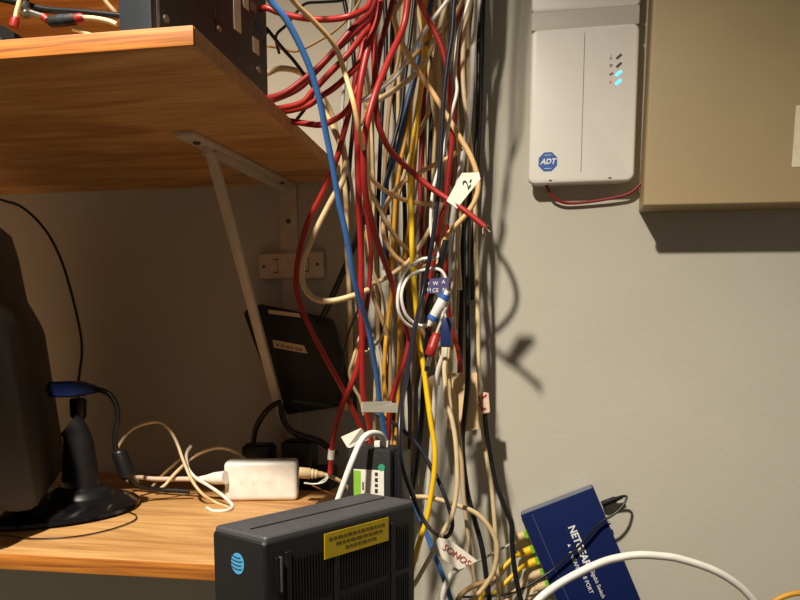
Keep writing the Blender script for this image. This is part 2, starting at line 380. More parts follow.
def cl(px, py):
    d = ray(px, py); nrm = Mc.to_3x3() @ Vector((0, 0, 1)); o = Mc.translation
    return Mc.inverted() @ (CAM + d * ((o - CAM).dot(nrm) / d.dot(nrm)))
for px, py in ((165, 19), (257.5, 70)):
    q = cl(px, py); disc('screw', Mc @ Matrix.Translation((q.x, q.y, 0)), .0035, .002, 'steel', t, 12, .0003)
q = cl(216, 19); bits('cross_vent', Mc @ Matrix.Translation((q.x, q.y, 0)), [(-.012, -.002, .012, .002), (-.002, -.012, .002, .012)], 'black', t, .0006, .0001)
q = cl(218, 29); disc('screw', Mc @ Matrix.Translation((q.x, q.y, 0)), .003, .002, 'steel', t, 12, .0003)
for x0, y0, x1_, y1_, mm in ((233, -10, 241, 34, 'sticker'), (242.5, -14, 248.5, 11, 'sticker'), (252.5, 36, 259, 56, 'sticker'), (250, 0, 256, 14, 'icon'), (256, 20, 263, 34, 'navy')):
    q0 = cl(x0, y0); q1 = cl(x1_, y1_)
    bits('sticker', Mc, [(min(q0.x, q1.x), min(q0.y, q1.y), max(q0.x, q1.x), max(q0.y, q1.y))], mm, t, .0004, .0001)
CB = Mc.translation + sv * side_len                # back right edge of the case

# ------------------------------------------------------------------ gateway with the blue globe
ZG = CAM.z + (at(264, 538, -.6).z - CAM.z)
# choose height so that the near top corner is .6 m away
zg = CAM.z - .6 * 189 / 760
N = atz(264, 538, zg); Lc = atz(214, 528, zg); Bc = atz(416, 500, zg)
u = (Bc - N); lu = u.length; u.normalize(); v = Vector((-u.y, u.x, 0)); wv = max((Lc - N).dot(v), .055) * 1.16
Mg = frame(N, u, (0, 0, 1))                        # x along the vented side, y up, z out to the right
HG = .20
t = root('gateway_box', N - Vector((0, 0, HG)), 'black gateway box with a blue globe emblem and yellow warning sticker', 'router')
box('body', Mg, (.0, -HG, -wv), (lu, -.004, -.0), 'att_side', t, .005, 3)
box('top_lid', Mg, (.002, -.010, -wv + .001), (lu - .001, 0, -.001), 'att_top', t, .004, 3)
box('lid_seam', Mg, (.012, -.0004, -wv * .47), (lu - .012, .0006, -wv * .44), 'att_rib', t)
bm = bmesh.new(); k = .030
while k < lu - .012:
    for y0, y1 in ((-.066, -.022), (-.112, -.072), (-.16, -.118)):
        bx(bm, Mg, (k, y0, -.0005), (k + .0014, y1, .0012))
    k += .0034
o = link('vent_ribs', bm_mesh('vent_ribs', bm), 'att_rib', t, 0); o['kind'] = 'stuff'
for q in (.022, lu * .40, lu * .80): box('side_rail', Mg, (q, -HG + .01, -.0005), (q + .006, -.016, .0015), 'att_side', t, .0005, 1)
def gl(px, py, off=0.0):
    d = ray(px, py); nrm = Mg.to_3x3() @ Vector((0, 0, 1)); o = Mg.translation + nrm * off
    return Mg.inverted() @ (CAM + d * ((o - CAM).dot(nrm) / d.dot(nrm)))
c0 = gl(323, 535); c1 = gl(387, 516); c2 = gl(387, 538.5); c3 = gl(323, 561)
x0, x1_, yt, yb_ = c0.x, c1.x, (c0.y + c1.y) / 2, (c2.y + c3.y) / 2
st = bits('warning_sticker', Mg, [(x0, yb_, x1_, yt)], 'warn', t, .0008, .0012); st['label'] = 'yellow warning sticker'
hh = yt - yb_; ww = x1_ - x0; rs = []
for row, (a_, b_) in enumerate(((.06, .94), (.16, .9), (.3, .8))):
    k = x0 + ww * a_
    while k < x0 + ww * b_:
        l_ = random.uniform(.003, .008); yy = yt - hh * (.24 + row * .24); rs.append((k, yy - .0011, min(k + l_, x0 + ww * b_), yy + .0011)); k += l_ + .0014
bits('small_print', Mg, rs, 'warn_ink', st, .0002, .002)
hs = gl(277, 575); slab('finger_slot', Mg @ Matrix.Translation((hs.x, hs.y, 0)), .004, .030, .0018, .002, 0, 'black', t, z0=0)
slab('slot_edge', Mg @ Matrix.Translation((hs.x + .003, hs.y, 0)), .0016, .030, .003, .0006, .0004, 'att_top', t, z0=0)
# front face: emblem of stacked curved bands
Mf = frame(N, v, (0, 0, 1)); nf = Mf.to_3x3() @ Vector((0, 0, 1))
if nf.dot(u) > 0: Mf = frame(N + v * 0, -v, (0, 0, 1)); 
def fl_(px, py):
    d = ray(px, py); nrm = Mf.to_3x3() @ Vector((0, 0, 1)); return Mf.inverted() @ (CAM + d * ((Mf.translation - CAM).dot(nrm) / d.dot(nrm)))
q = fl_(238, 563.5); qr = fl_(245.5, 563.5); qt = fl_(238, 553); ra = qt.y - q.y
em = disc('globe_emblem', Mf @ Matrix.Translation((q.x, q.y, 0)), ra, .0004, 'att_blue', t, 28, .0002, .92); em['label'] = 'blue globe emblem'
bm = bmesh.new()
for k, yy in enumerate((.62, .27, -.1, -.47)):
    xs = math.sqrt(max(0, 1 - yy * yy)) * .92; pts = []
    n_ = 10
    up = [Vector((xs * ra * (-1 + 2 * i / n_) , ra * (yy - .16 * math.cos(math.pi * (i / n_ - .5)) + .07), .0007)) for i in range(n_ + 1)]
    for i in range(n_):
        if i > 7 + (k % 2): continue
        h_ = .055 * ra
        vs = [bm.verts.new(Mf @ (Vector((q.x, q.y, 0)) + p)) for p in (up[i] - Vector((0, h_, 0)), up[i + 1] - Vector((0, h_, 0)), up[i + 1] + Vector((0, h_, 0)), up[i] + Vector((0, h_, 0)))]
        bm.faces.new(vs)
link('globe_stripes', bm_mesh('s', bm), 'att_side', em, 0)

# low stand beneath the gateway and modem
ZS = zg - HG
t = root('low_stand', (-.1, -.4, 0), 'low dark stand under the black gateway, below the picture', 'stand')
box('top_panel', Matrix(), (XE + .01, -.66, ZS - .02), (-.11, -.27, ZS), 'blackmatte', t, .002)
for xx in (XE + .03, -.13):
    for yy in (-.63, -.30): box('leg', Matrix(), (xx - .012, yy - .012, 0), (xx + .012, yy + .012, ZS - .02), 'blackmatte', t, .001, 1)

# ------------------------------------------------------------------ modem behind the gateway
YM = -.34
a = at(347, 448, YM); b = at(392, 448, YM); wm = b.x - a.x; dm = .05
rm = R(-8); Mm = frame((a.x, YM, ZS), (math.cos(rm), math.sin(rm), 0), (0, 0, 1)); hm = a.z - ZS
t = root('modem', (a.x, YM, ZS), 'black upright modem with a green dot and green-striped label', 'modem')
box('case', Mm, (0, 0, -dm), (wm, hm, 0), 'blackmatte', t, .003)
box('side_cover', Mm, (wm, 0, -dm + .004), (wm + .011, hm - .004, -.010), 'black', t, .003)
def ml(px, py):
    d = ray(px, py); nrm = Mm.to_3x3() @ Vector((0, 0, 1)); return Mm.inverted() @ (CAM + d * ((Mm.translation - CAM).dot(nrm) / d.dot(nrm)))
def mrect(x0, y0, x1, y1): p, q = ml(x0, y1), ml(x1, y0); return (p.x, p.y, q.x, q.y)
r_ = mrect(354, 470.5, 384, 500); lb = bits('label', Mm, [r_], 'label_white', t, .0004, .0001)
r_ = mrect(354, 470.5, 361, 500); bits('green_stripe', Mm, [r_], 'label_green', lb, .0003, .0004)
bits('small_print', Mm, [mrect(362.5, 482, 364, 490), mrect(375, 472.5, 378, 476), mrect(375, 478, 378, 482), mrect(375, 484, 378, 487), mrect(375, 489, 378, 493)], 'ink', lb, .0002, .0004)
q = ml(381.6, 467.5); disc('green_dot', Mm @ Matrix.Translation((q.x, q.y, 0)), .0042, .0006, 'dot_green', t, 18, .0001)
for px in (377.5, 385.5):
    q = at(px, 448, YM + .02); box('coax_port', frame((q.x, q.y, Mm.translation.z + hm), (1, 0, 0), (0, 0, 1)), (-.0035, -.002, -.0035), (.0035, .007, .0035), 'white', t, .001)

# ------------------------------------------------------------------ blue network switch on the wall
YS = -.030
c1_ = at(520.5, 515.5, YS); c2_ = at(593.5, 487.5, YS); ax = (c2_ - c1_); ax.y = 0; wS = ax.length; ax.normalize()
dn = Vector((-ax.z, 0, ax.x)); 
if dn.z > 0: dn = -dn
lS = .205
Ms = frame(c1_ - Vector((0, YS, 0)) , ax, -dn)     # x along the short top end, y up the long side, z out of the wall
Ms.translation.y = 0
t = root('network_switch', Ms @ Vector((wS / 2, -lS, 0)), 'dark blue metal network switch hung tilted on the wall', 'network switch')
box('case', Ms, (0, -lS, .003), (wS, 0, -YS), 'netgear', t, .0022)
box('top_end_panel', Ms, (.002, -.001, .004), (wS - .002, .0012, -YS - .001), 'netgear_end', t, .0005, 1)
box('port_panel', Ms, (-.0012, -lS + .006, .005), (.001, -.006, -YS - .003), 'steel', t)
def sl(px, py): return Ms.inverted() @ at(px, py, YS)
def stext(s, px, py, size, bold=0):
    q = sl(px, py); return text(s, Ms @ Matrix.Translation((q.x, q.y, -YS + .0001)) @ Matrix.Rotation(R(-90), 4, 'Z'), size, 'print_white', t, 'lettering', .0001, 0, bold)
stext('NETGEAR', 579.3, 546, .0155, .0004); stext('Gigabit Switch', 597.5, 583.5, .0085); stext('ProSAFE', 574.3, 560.5, .0088); stext('8 PORT', 588, 585, .0088)
q = sl(569, 545.5); disc('printed_mark', Ms @ Matrix.Translation((q.x, q.y, -YS)), .003, .0002, 'print_white', t, 3, 0)
q = sl(545, 528); bits('lid_line', Ms, [(.017, -lS + .004, .0176, -.004)], 'netgear_end', t, .0001, -YS)
q = sl(615.5, 523); rod('screw', Ms @ Vector((wS, q.y, .016)), Ms @ Vector((wS + .003, q.y, .016)), .003, 'screw', t)

# ------------------------------------------------------------------ white power injector on the lower shelf
zi = ZL
a = atz(224.5, 502, zi); b = atz(297.5, 501, zi)
iv = (b - a); li = iv.length; iv.normalize(); Mi = frame(a, iv, (0, 0, 1)); hi_ = at(262, 462, (a.y + b.y) / 2).z - zi
t = root('power_injector', a, 'white rounded network power injector lying on the lower shelf', 'power injector')
Mi2 = Mi @ Matrix.Translation((li / 2, hi_ / 2, -.021))
bm = bmesh.new(); bx(bm, Mi2, (-li / 2, -hi_ / 2 + .0005, -.021), (li / 2, hi_ / 2, .021), .0075, 4); link('case', bm_mesh('c', bm), 'poe', t)
for k, xx in enumerate((-.026, -.008, .012)):
    bits('embossed_mark', Mi2 @ Matrix.Translation((xx, 0, .021)), [(-.003, -.003, -.0022, .003), (.0022, -.003, .003, .003), (-.003, -.003, .003, -.0022)], 'poe_mark', t, .0002)
box('port_face', Mi2, (li / 2 - .001, -.010, -.014), (li / 2 + .0006, .010, .014), 'greycable', t)

# ------------------------------------------------------------------ monitor seen edge-on from behind
cxm, cym = -.652, -.300
t = root('monitor', (cxm, cym, ZL), 'dark grey monitor seen from its side on a glossy round stand', 'monitor')
vd = ray(38, 349); vd.z = 0; vd.normalize(); ang = math.atan2(vd.y, vd.x) - R(7)
wd = Vector((math.cos(ang), math.sin(ang), 0)); bk = Vector((wd.y, -wd.x, 0))          # wd: along the width (away from the eye), bk: out of the back
nk = at(80, 470, -.262); nk.z = ZL
PC = nk - bk * .082
tilt = R(-5.5)
upv = (Vector((0, 0, 1)) * math.cos(tilt) + bk * math.sin(tilt))
PC.z = ZL + .030
Mmn = frame(PC, wd, upv)                           # x along width, y up, z = wd x up
zs = 1 if (Mmn.to_3x3() @ Vector((0, 0, 1))).dot(bk) > 0 else -1
def mb(name, x0, x1, y0, y1, z0, z1, m, bev, par=t):
    lo, hi = sorted((z0 * zs, z1 * zs)); return box(name, Mmn, (x0, y0, lo), (x1, y1, hi), m, par, bev)
HM = .372
mb('bezel', -.255, .255, 0, HM, -.012, .004, 'monitor_bezel', .003)
mb('screen', -.243, .243, .014, HM - .012, -.0128, -.0115, 'screen', 0)
bm = bmesh.new()
def ringm(hw, y0, y1, z): return [Mmn @ Vector((x, y, z * zs)) for x, y in ((-hw, y0), (hw, y0), (hw, y1), (-hw, y1))]
rg = [ringm(.250, .004, HM - .004, .003), ringm(.246, .006, HM - .008, .014), ringm(.225, .010, HM - .045, .022), ringm(.205, .002, .258, .027), ringm(.17, -.004, .22, .045), ringm(.155, .002, .205, .050)]
if zs < 0: pass
loft(bm, rg); bmesh.ops.bevel(bm, geom=bm.edges[:], offset=.0025, segments=2, affect='EDGES')
link('back_shell', bm_mesh('b', bm), 'monitor', t)
# stand
P = [nk + Vector((0, 0, .008)), nk + Vector((0, 0, .03)), nk + Vector((0, 0, .06)), nk + Vector((0, 0, .085)), nk - bk * .004 + Vector((0, 0, .104)), nk - bk * .012 + Vector((0, 0, .112))]
tube('neck', catmull(P, 4), [.029 - .010 * min(1, k / 15) for k in range(21)], 'black', t, 16, .8)
bc = Vector((cxm, cym, ZL + .0005))
tube('base', [bc, bc + Vector((0, 0, .003)), bc + Vector((0, 0, .007)), bc + Vector((0, 0, .011)), bc + Vector((0, 0, .013))], [.126, .131, .130, .118, .10], 'gloss_black', t, 56)
tube('neck_collar', [Vector((nk.x, nk.y, ZL + .012)), Vector((nk.x, nk.y, ZL + .02)), Vector((nk.x, nk.y, ZL + .026))], [.044, .040, .030], 'black', t, 24)

# ------------------------------------------------------------------ video cable with blue plug, and the plug behind it
YV = -.262
vt = cable('video_cable', 'black video cable with a blue plug in the monitor back', [(97, 389.5), (105, 391.5), (112, 397), (117, 408), (117.5, 420), (115, 435), (116, 449), (122, 462), (130, 479), (140, 486, -.24), (158, 489.5, -.22), (190, 491.5, -.20)], 5.5, 'black', YV, 'cables around the monitor')
pa, pb = at(53, 389, YV), at(96, 389, YV)
Mv = frame(pa, pb - pa, (0, 0, 1)); L = (pb - pa).length
bm = bmesh.new(); loft(bm, [[Mv @ p for p in rr] for rr in [[Vector((x, y, z)) for y, z in ((-h, -q), (h, -q), (h, q), (-h, q))] for x, h, q in ((0, .0095, .014), (L * .1, .0105, .016), (L * .6, .0105, .015), (L * .8, .0075, .009), (L, .0045, .005))]])
bmesh.ops.bevel(bm, geom=bm.edges[:], offset=.002, segments=2, affect='EDGES'); pl = link('plug', bm_mesh('p', bm), 'vga_blue', vt); pl['label'] = 'dark blue plug'
box('plug_shell', Mv, (-.006, -.005, -.009), (0, .005, .009), 'steel', pl)
for k in range(3): rod('grip_ridge', at(88 + 3 * k, 389.4, YV), at(89.4 + 3 * k, 389.4, YV), .0068 - .0006 * k, 'vga_blue', pl)
rod('ferrite_bead', at(118, 450, YV), at(129, 479, YV), .0105, 'black', vt, 16, ((0, .6), (.06, .95), (.12, 1), (.88, 1), (.94, .95), (1, .6)))
k7 = cable('monitor_cable', 'thin black cord arcing down the shaded wall to a dark plug', [(-12, 196), (5, 201), (20, 206), (36, 219), (50, 237), (62, 262), (72, 295), (80, 330), (82, 352), (80, 370), (78, 386), (78.5, 400), (79, 420), (84, 440, -.225), (92, 458, -.21), (93, 470, -.20)], 2.7, 'black', -.22, 'cables around the monitor')
rod('plug', at(78, 398, -.22), at(79, 434, -.22), .0115, 'black', k7, 12, ((0, .8), (.05, 1), (.5, .95), (.62, .55), (1, .4)))
cable('desk_cord', 'thin black cord curving round the front of the round stand', [('w', -1.0, YL + .03, ZL + .0015)] + [('w', *atz(*p, ZL + .0016)) for p in ((-30, 534), (30, 538.5), (75, 536.5), (110, 529.5), (133, 521), (136, 515.5), (128, 511.5))], 1.5, 'black', 0, 'cables around the monitor')
cable('white_lead', 'white lead looping in at the left edge in front of the monitor', [(-60, 445), (-25, 455), (-6, 464.5), (5, 467), (7.5, 471), (3, 475), (-10, 475), (-40, 482), (-70, 500)], 3.6, 'white', -.43, 'cables around the monitor')

# ------------------------------------------------------------------ things on the lower shelf, injector leads
YI = (a.y + b.y) / 2 if False else atz(224.5, 502, ZL).y
GL = 'leads of the white injector'
def shelfpt(px, py, lift=.002): return ('w', *atz(px, py, ZL + lift))
cable('injector_lead', 'cream lead arching high then dropping to the shelf before the injector', [(116, 462, -.215), (117, 450, -.212), (126, 435, -.21), (138, 426, -.21), (157, 422, -.21), (168, 428, -.215), (176.5, 442, -.22), (183.5, 461, -.225), (192, 480.5, -.23), (203, 494.5, -.232), shelfpt(216, 502.5), shelfpt(229, 507.5)], 3.1, 'cream', None, GL)
cable('injector_lead', 'cream lead dipping under the ferrite bead then passing behind the injector', [(133, 476, -.238), (141.5, 486, -.225), (154, 490, -.215), (164, 486, -.21), (175, 473.5, -.20), (192, 458, -.19), (208, 450, -.18), (222, 448, -.17), (236, 452.5, -.16), (246.5, 461, -.15), (256, 470, -.145)], 3.2, 'cream', None, GL)
cable('injector_lead', 'cream lead with an upturned free end crossing the other leads', [(191, 445.5, -.20), (186.5, 454, -.20), (188, 468, -.205), (196, 478, -.213), (209, 486, -.222), (222, 495, -.235), shelfpt(232, 505, .003), shelfpt(228, 510), shelfpt(214, 511), shelfpt(207, 508)], 3.4, 'white', None, GL)
cable('injector_lead', 'short tan lead slanting up behind the white leads', [(152, 487, -.19), (160, 478, -.185), (170, 468.5, -.18), (182, 458, -.175), (188, 452, -.17)], 3.0, 'tan', None, GL)
pc = cable('injector_power_lead', 'thick pinkish cream lead plugged into the injector left end', [(128, 480, -.165), (140, 477.5, -.175), (155, 479, -.185), (178, 479, -.195), (203, 479, -.205), (216, 478, -.21)], 5, 'paperpink', None, GL)
rod('plug', at(201, 479, -.206), at(226, 477.5, -.214), .0098, 'poe', pc, 10, ((0, .45), (.25, .6), (.55, .9), (1, 1)))
en = cable('injector_network_lead', 'cream network lead plugged into the injector right end', [(302, 473, -.205), (314, 473.5, -.20), (326, 475, -.195), (336, 479, -.19), (345, 485, -.18), (352, 494, -.17)], 4.2, 'cream2', None, GL)
rod('boot', at(299, 472.5, -.207), at(323, 474.5, -.197), .0078, 'cream2', en, 10, ((0, 1), (.45, 1), (.5, .8), (.58, .95), (.64, .7), (.72, .85), (.78, .6), (1, .5)))
cable('stripped_wire', 'bare silvery wire strands beside the injector network plug', [(329, 476, -.2), (324, 482, -.205), (314, 484, -.208), (304, 483, -.21)], 1.8, 'clear', None, GL, 'wire')
cable('stripped_wire', 'thin copper wire end trailing down to the shelf beside the injector', [(312, 485, -.2), (320, 489, -.198), (330, 493, -.195), (338, 495, -.19)], 1.6, 'copper', None, GL, 'wire')

# black power strip, adapters and leaning router
ya = -.085
t = root('power_strip', at(300, 470, ya), 'black power strip at the back of the lower shelf under the router', 'power strip')
q0 = at(243, 470, ya); q1 = at(335, 470, ya)
Mq = frame((q0.x, ya, ZL), (1, 0, 0), (0, 0, 1)); Lq = min(q1.x, XE - .003) - q0.x
box('body', Mq, (0, .0004, -.03), (Lq, .034, .02), 'blackmatte', t, .004)
for k in range(3): slab('socket', Mq @ Matrix.Translation((.03 + k * .04, .034, -.005)) @ Matrix.Rotation(R(-90), 4, 'X'), .026, .022, .0012, .008, .0004, 'black', t)
t = root('power_adapter', Mq @ Vector((.025, .036, -.005)), 'black plug-in adapter on the power strip left end', 'adapter')
box('body', Mq, (.004, .036, -.022), (.05, .066, .016), 'black', t, .005); box('rib', Mq, (.008, .066, -.016), (.046, .069, .010), 'black', t, .001)
t = root('power_adapter', Mq @ Vector((.09, .036, -.005)), 'tall black plug-in adapter on the power strip right end', 'adapter')
box('body', Mq, (.068, .036, -.022), (.118, .074, .018), 'black', t, .005); box('rib', Mq, (.074, .074, -.016), (.112, .077, .012), 'black', t, .001)
cable('adapter_cord', 'thick black cord rising in a hoop from the left adapter', [(253, 444, -.09), (256, 428, -.10), (264, 414, -.105), (272, 406, -.10), (280, 402, -.085)], 5.5, 'black', None, 'cords under the router')
cable('adapter_cord', 'thick black cord sagging from the router foot to the right adapter', [(281, 404, -.105), (283, 418, -.11), (290, 430, -.112), (302, 436, -.112), (316, 440, -.112), (328, 447, -.115), (337, 455, -.12)], 6.5, 'black', None, 'cords under the router')
# leaning router
out = [(243, 314), (247, 308), (258, 305.5), (322, 318), (330, 321), (334, 328), (350, 396), (349, 403), (342, 407), (288, 415), (280, 413), (276, 407)]
o3 = at(243, 314, -.058); xv = (at(330, 321, -.058) - o3).normalized(); dv = at(282, 414, -.026) - o3
Mr = frame(o3, xv, -dv)
t = root('leaning_router', at(310, 410, -.02), 'black router wedged tilted between the wall and the bracket brace', 'router')
def rl0(px, py):
    d = ray(px, py); nrm = Mr.to_3x3() @ Vector((0, 0, 1)); return Mr.inverted() @ (CAM + d * ((Mr.translation - CAM).dot(nrm) / d.dot(nrm)))
lp = [rl0(*p) for p in out]; cxy = sum(lp, Vector()) / len(lp)
bm = bmesh.new()
rs_ = [[Mr @ (cxy + (p - cxy) * k + Vector((0, 0, z))) for p in lp] for z, k in ((-.018, .97), (-.014, 1), (-.004, 1), (-.001, .985), (0, .95))]
loft(bm, rs_); link('case', bm_mesh('case', bm), 'blackmatte', t)
def rl(px, py):
    d = ray(px, py); nrm = Mr.to_3x3() @ Vector((0, 0, 1)); return Mr.inverted() @ (CAM + d * ((Mr.translation - CAM).dot(nrm) / d.dot(nrm)))
def rquad(name, pts, m, par, z=.0002):
    P = [rl(*p) for p in pts]; bm = bmesh.new(); loft(bm, [[Mr @ Vector((p.x, p.y, z)) for p in P], [Mr @ Vector((p.x, p.y, z + .0004)) for p in P]]); return link(name, bm_mesh(name, bm), m, par, 0)
rquad('label_strip', [(268, 309.5), (299.5, 313.5), (301, 317.5), (269, 313.5)], 'papertan', t)
ls = rquad('label_strip', [(272.5, 339.5), (304, 345.5), (307.5, 353.5), (274, 347.5)], 'papertan', t)
for x in (276, 281, 286, 290, 295, 299): rquad('small_print', [(x, 343.2 + (x - 276) * .2), (x + 3.2, 343.8 + (x - 276) * .2), (x + 3.4, 346.6 + (x - 276) * .2), (x + .2, 346 + (x - 276) * .2)], 'tan', ls, .0006)
rquad('edge_light', [(292, 399), (331, 405), (331, 408), (292, 402)], 'pcb', t)

# ------------------------------------------------------------------ connectors on the upper shelf (top left corner)
G2 = 'connectors lying on the upper shelf'
def up(px, py, Y): return ('w', *at(px, py, Y))
cb = cable('patch_lead', 'cream patch lead with a red boot hanging at the top left corner', [(24, -30), (20, 0), (17, 12), (15, 22)], 5.2, 'cream', -.545, G2)
rod('boot', at(16, 17, -.545), at(14, 27, -.545), .0042, 'red', cb, 10, ((0, .7), (.4, 1), (1, 1)))
t = root('black_adapter_box', at(0, 40, -.47), 'black sloping box edge at the top left corner on the shelf', 'adapter')
q = at(0, 36, -.52); Mb = frame((q.x, q.y, ZT), (1, .0, 0), (0, 0, 1))
P = [(-.12, .0004), (.036, .0004), (.034, .006), (0, .026), (-.12, .034)]
prism('case', [Mb @ Vector((x, y, .02)) for x, y in P], Mb.to_3x3() @ Vector((0, 0, -.06)), 'black', t)
box('foot_plate', Mb, (-.11, .0002, .0205), (.02, .004, .024), 'blackmatte', t)
cp = cable('patch_lead', 'cream patch lead lying behind the shelf edge with a red boot and dark coupler', [(82, 17.5), (95, 18.5), (108, 21), (117, 24.5)], 5, 'cream', -.548, G2)
rod('boot', at(84, 17.5, -.548), at(76, 19, -.548), .0042, 'red', cp, 10, ((0, .7), (.4, 1), (1, 1)))
cq = rod('coupler', at(76, 19, -.548), at(50, 22, -.548), .0052, 'blackmatte', cp, 8, ((0, .9), (.05, 1), (.95, 1), (1, .9)))
rod('metal_band', at(66, 20, -.548), at(60, 20.8, -.548), .0055, 'case_bezel', cq, 8)
rod('red_tip', at(48, 20.5, -.548), at(43, 16.5, -.548), .0034, 'red', cp, 10)
rod('metal_shaft', at(43, 16.5, -.548), at(31, 12.5, -.548), .0026, 'steel', cp, 10)
jk = rod('cord_jack', at(27, 17, -.54), at(23, 1, -.54), .0045, 'steel', None, 10, ((0, .7), (.2, 1), (.4, .6), (.6, 1.1), (1, 1))); tag(jk, 'small silver jack plug beside the red-booted lead', 'plug', G2)
rod('grip', at(23, 1, -.54), at(20, -14, -.54), .0055, 'black', jk, 10)
cable('black_lead', 'black lead running along the back above the dark coupler', [(-20, -6, -.53), (20, 3, -.53), (45, 9.5, -.53), (80, 12, -.53), (112, 15, -.53), (128, 17, -.53)], 6.5, 'black', None, G2)
cable('patch_lead', 'tan lead slanting down behind the computer front bezel', [(92, -25, -.46), (105, 0, -.46), (114, 11, -.46), (122, 22, -.455), (130, 30, -.45)], 5, 'tan', None, G2)
cable('patch_lead', 'short cream lead end peeking over the shelf front edge', [(73, 29, -.52), (82, 31.5, -.52), (92, 35, -.52)], 4, 'cream', None, G2)

# ------------------------------------------------------------------ the hanging tangle
RED = 'red'
def back(dx, dy, z, up_=.03): return ('w', CB.x + dx, CB.y + dy, ZT + z)
# reds
cable('network_cable', 'bright red cable hanging straight down the left of the tangle into the folded tag', [(386, -35), (381, 0), (377, 20), (369.5, 42), (361, 80), (358, 110), (357.5, 140), (358.5, 190), (361, 250), (361, 295), (362, 340), (362.5, 386), (365, 405), (369, 425), (371, 447), (372, 470)], 6.6, RED, (-.36, -.25))
cable('network_cable', 'long red cable crossing the tangle then bending behind the white coil', [(411, -35), (408, 0), (403, 28), (390.5, 56), (375, 94.5), (366, 129.5), (363.5, 157), (365, 190), (370.5, 216), (379, 246), (391.5, 281), (399, 308), (406, 328), (409, 342), (404, 362), (396, 385), (390, 410), (388, 440)], 6.6, RED, (-.42, -.23))
fr = cable('network_cable', 'red cable sweeping right past the white tag to a frayed cut end', [(370, -30), (372, 10), (374, 45), (375, 80), (376.5, 112), (380, 129.5), (390.5, 150.5), (411.5, 171.5), (432.5, 189), (464, 210), (485, 227)], 6.4, RED, (-.31, -.345))
for k, (dx, dy) in enumerate(((4, -2), (5, 5), (1, 9), (-2, 7), (3, 3))):
    tube('bare_strand', catmull(path([(484, 226.5), (484 + dx * .6, 227 + dy * .4), (485 + dx, 227 + dy)], -.345 - .004 * (k - 2), True), 4), .0006, 'clear' if k % 2 else 'copper', fr, 5)
cable('network_cable', 'red cable bowing right then running down behind the thin white cable', [(405, -35), (419, 0), (429, 21), (441, 45.5), (448, 73.5), (451, 105), (452, 140), (449, 168), (445, 203), (441, 220), (437, 241), (433, 262), (430, 280), (428, 305), (430, 330)], 5.6, RED, (-.27, -.20))
cable('network_cable', 'red cable sagging from the computer side to the top knot', [back(-.012, .012, .10), (264, 8, -.335), (280, 13, -.335), (302.5, 18, -.34), (327, 19.5, -.345), (348, 16.6, -.35), (362, 11, -.355), (369, 4, -.36), (374, -20, -.36)], 6, RED)
cable('network_cable', 'lowest-reaching dark red cable slanting from the knot to the shelf beside the computer', [(376, -20), (371, 10), (355, 26), (341, 42), (325, 61), (302.5, 80.5), (280, 95), ('w', XE - .03, -.33, ZT + .006)], 6, 'darkred', (-.34, -.34))
cable('network_cable', 'dark red cable slanting to the shelf edge second from the knot', [(378, -18), (371, 14), (362, 26), (348, 38.5), (332, 54), (316, 71), (296, 90), ('w', XE - .03, -.31, ZT + .006)], 6, 'darkred', (-.325, -.32))
cable('network_cable', 'red cable slanting under the cream cable to the shelf edge', [(382, -18), (371, 22), (362, 36), (344.5, 58), (327, 76), (312, 92), (299, 104), ('w', XE - .03, -.29, ZT + .006)], 6, RED, (-.31, -.30))
cable('network_cable', 'red cable leaving the tangle at mid height and curving onto the shelf', [(372, 20), (367, 45), (362, 60), (348, 75.5), (334, 88), (320, 97), (304, 107), ('w', XE - .03, -.275, ZT + .006)], 6, RED, (-.30, -.285))
cable('network_cable', 'red cable curling nearly flat onto the shelf edge below the others', [(366, 40), (360, 78), (352, 102), (344.5, 112.5), (334, 120), (322, 124.5), (309, 124, -.275), ('w', XE - .03, -.262, ZT + .006)], 6, RED, (-.31, -.28))
g_ = cable('network_cable', 'long red cable looping wide left in front of the leaning router', [(384, -25), (371, 15), (364, 42), (357, 72), (352, 100), (344.5, 130), (337, 158), (329, 177), (322, 194), (308, 222), (298.5, 257), (296.5, 288.5), (306.5, 320), (324, 355), (340, 384), (351, 406), (361, 429), (366, 450)], 6.0, RED, (-.29, -.20))
h_ = cable('network_cable', 'red cable ending in stripped wires by the white injector', [(363, 330), (360, 355), (355, 376), (345, 398), (338.5, 417), (333, 441), (330.6, 466), (330, 474)], 5.6, RED, (-.235, -.2))
rod('white_band', ta(331.7, 449.5, -.205), ta(330.8, 459, -.203), .0048, 'white', h_, 12)
tube('bare_strand', catmull(path([(330, 472), (326, 478), (319, 483)], -.2, True), 4), .0012, 'clear', h_, 6)
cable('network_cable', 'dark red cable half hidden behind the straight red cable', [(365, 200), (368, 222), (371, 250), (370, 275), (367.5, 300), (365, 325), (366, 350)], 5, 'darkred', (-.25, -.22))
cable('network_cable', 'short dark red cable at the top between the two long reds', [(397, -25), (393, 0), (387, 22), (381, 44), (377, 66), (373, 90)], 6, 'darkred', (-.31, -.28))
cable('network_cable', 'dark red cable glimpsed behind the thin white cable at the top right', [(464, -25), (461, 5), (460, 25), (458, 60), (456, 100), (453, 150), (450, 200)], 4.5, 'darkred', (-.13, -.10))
cable('network_cable', 'red cable dropping right of the navy jack behind the tan tag', [(447, 225), (446, 245), (446, 272), (448, 300), (450, 320), (455, 339), (459, 355), (461, 374), (461, 395)], 4.6, RED, (-.16, -.10))
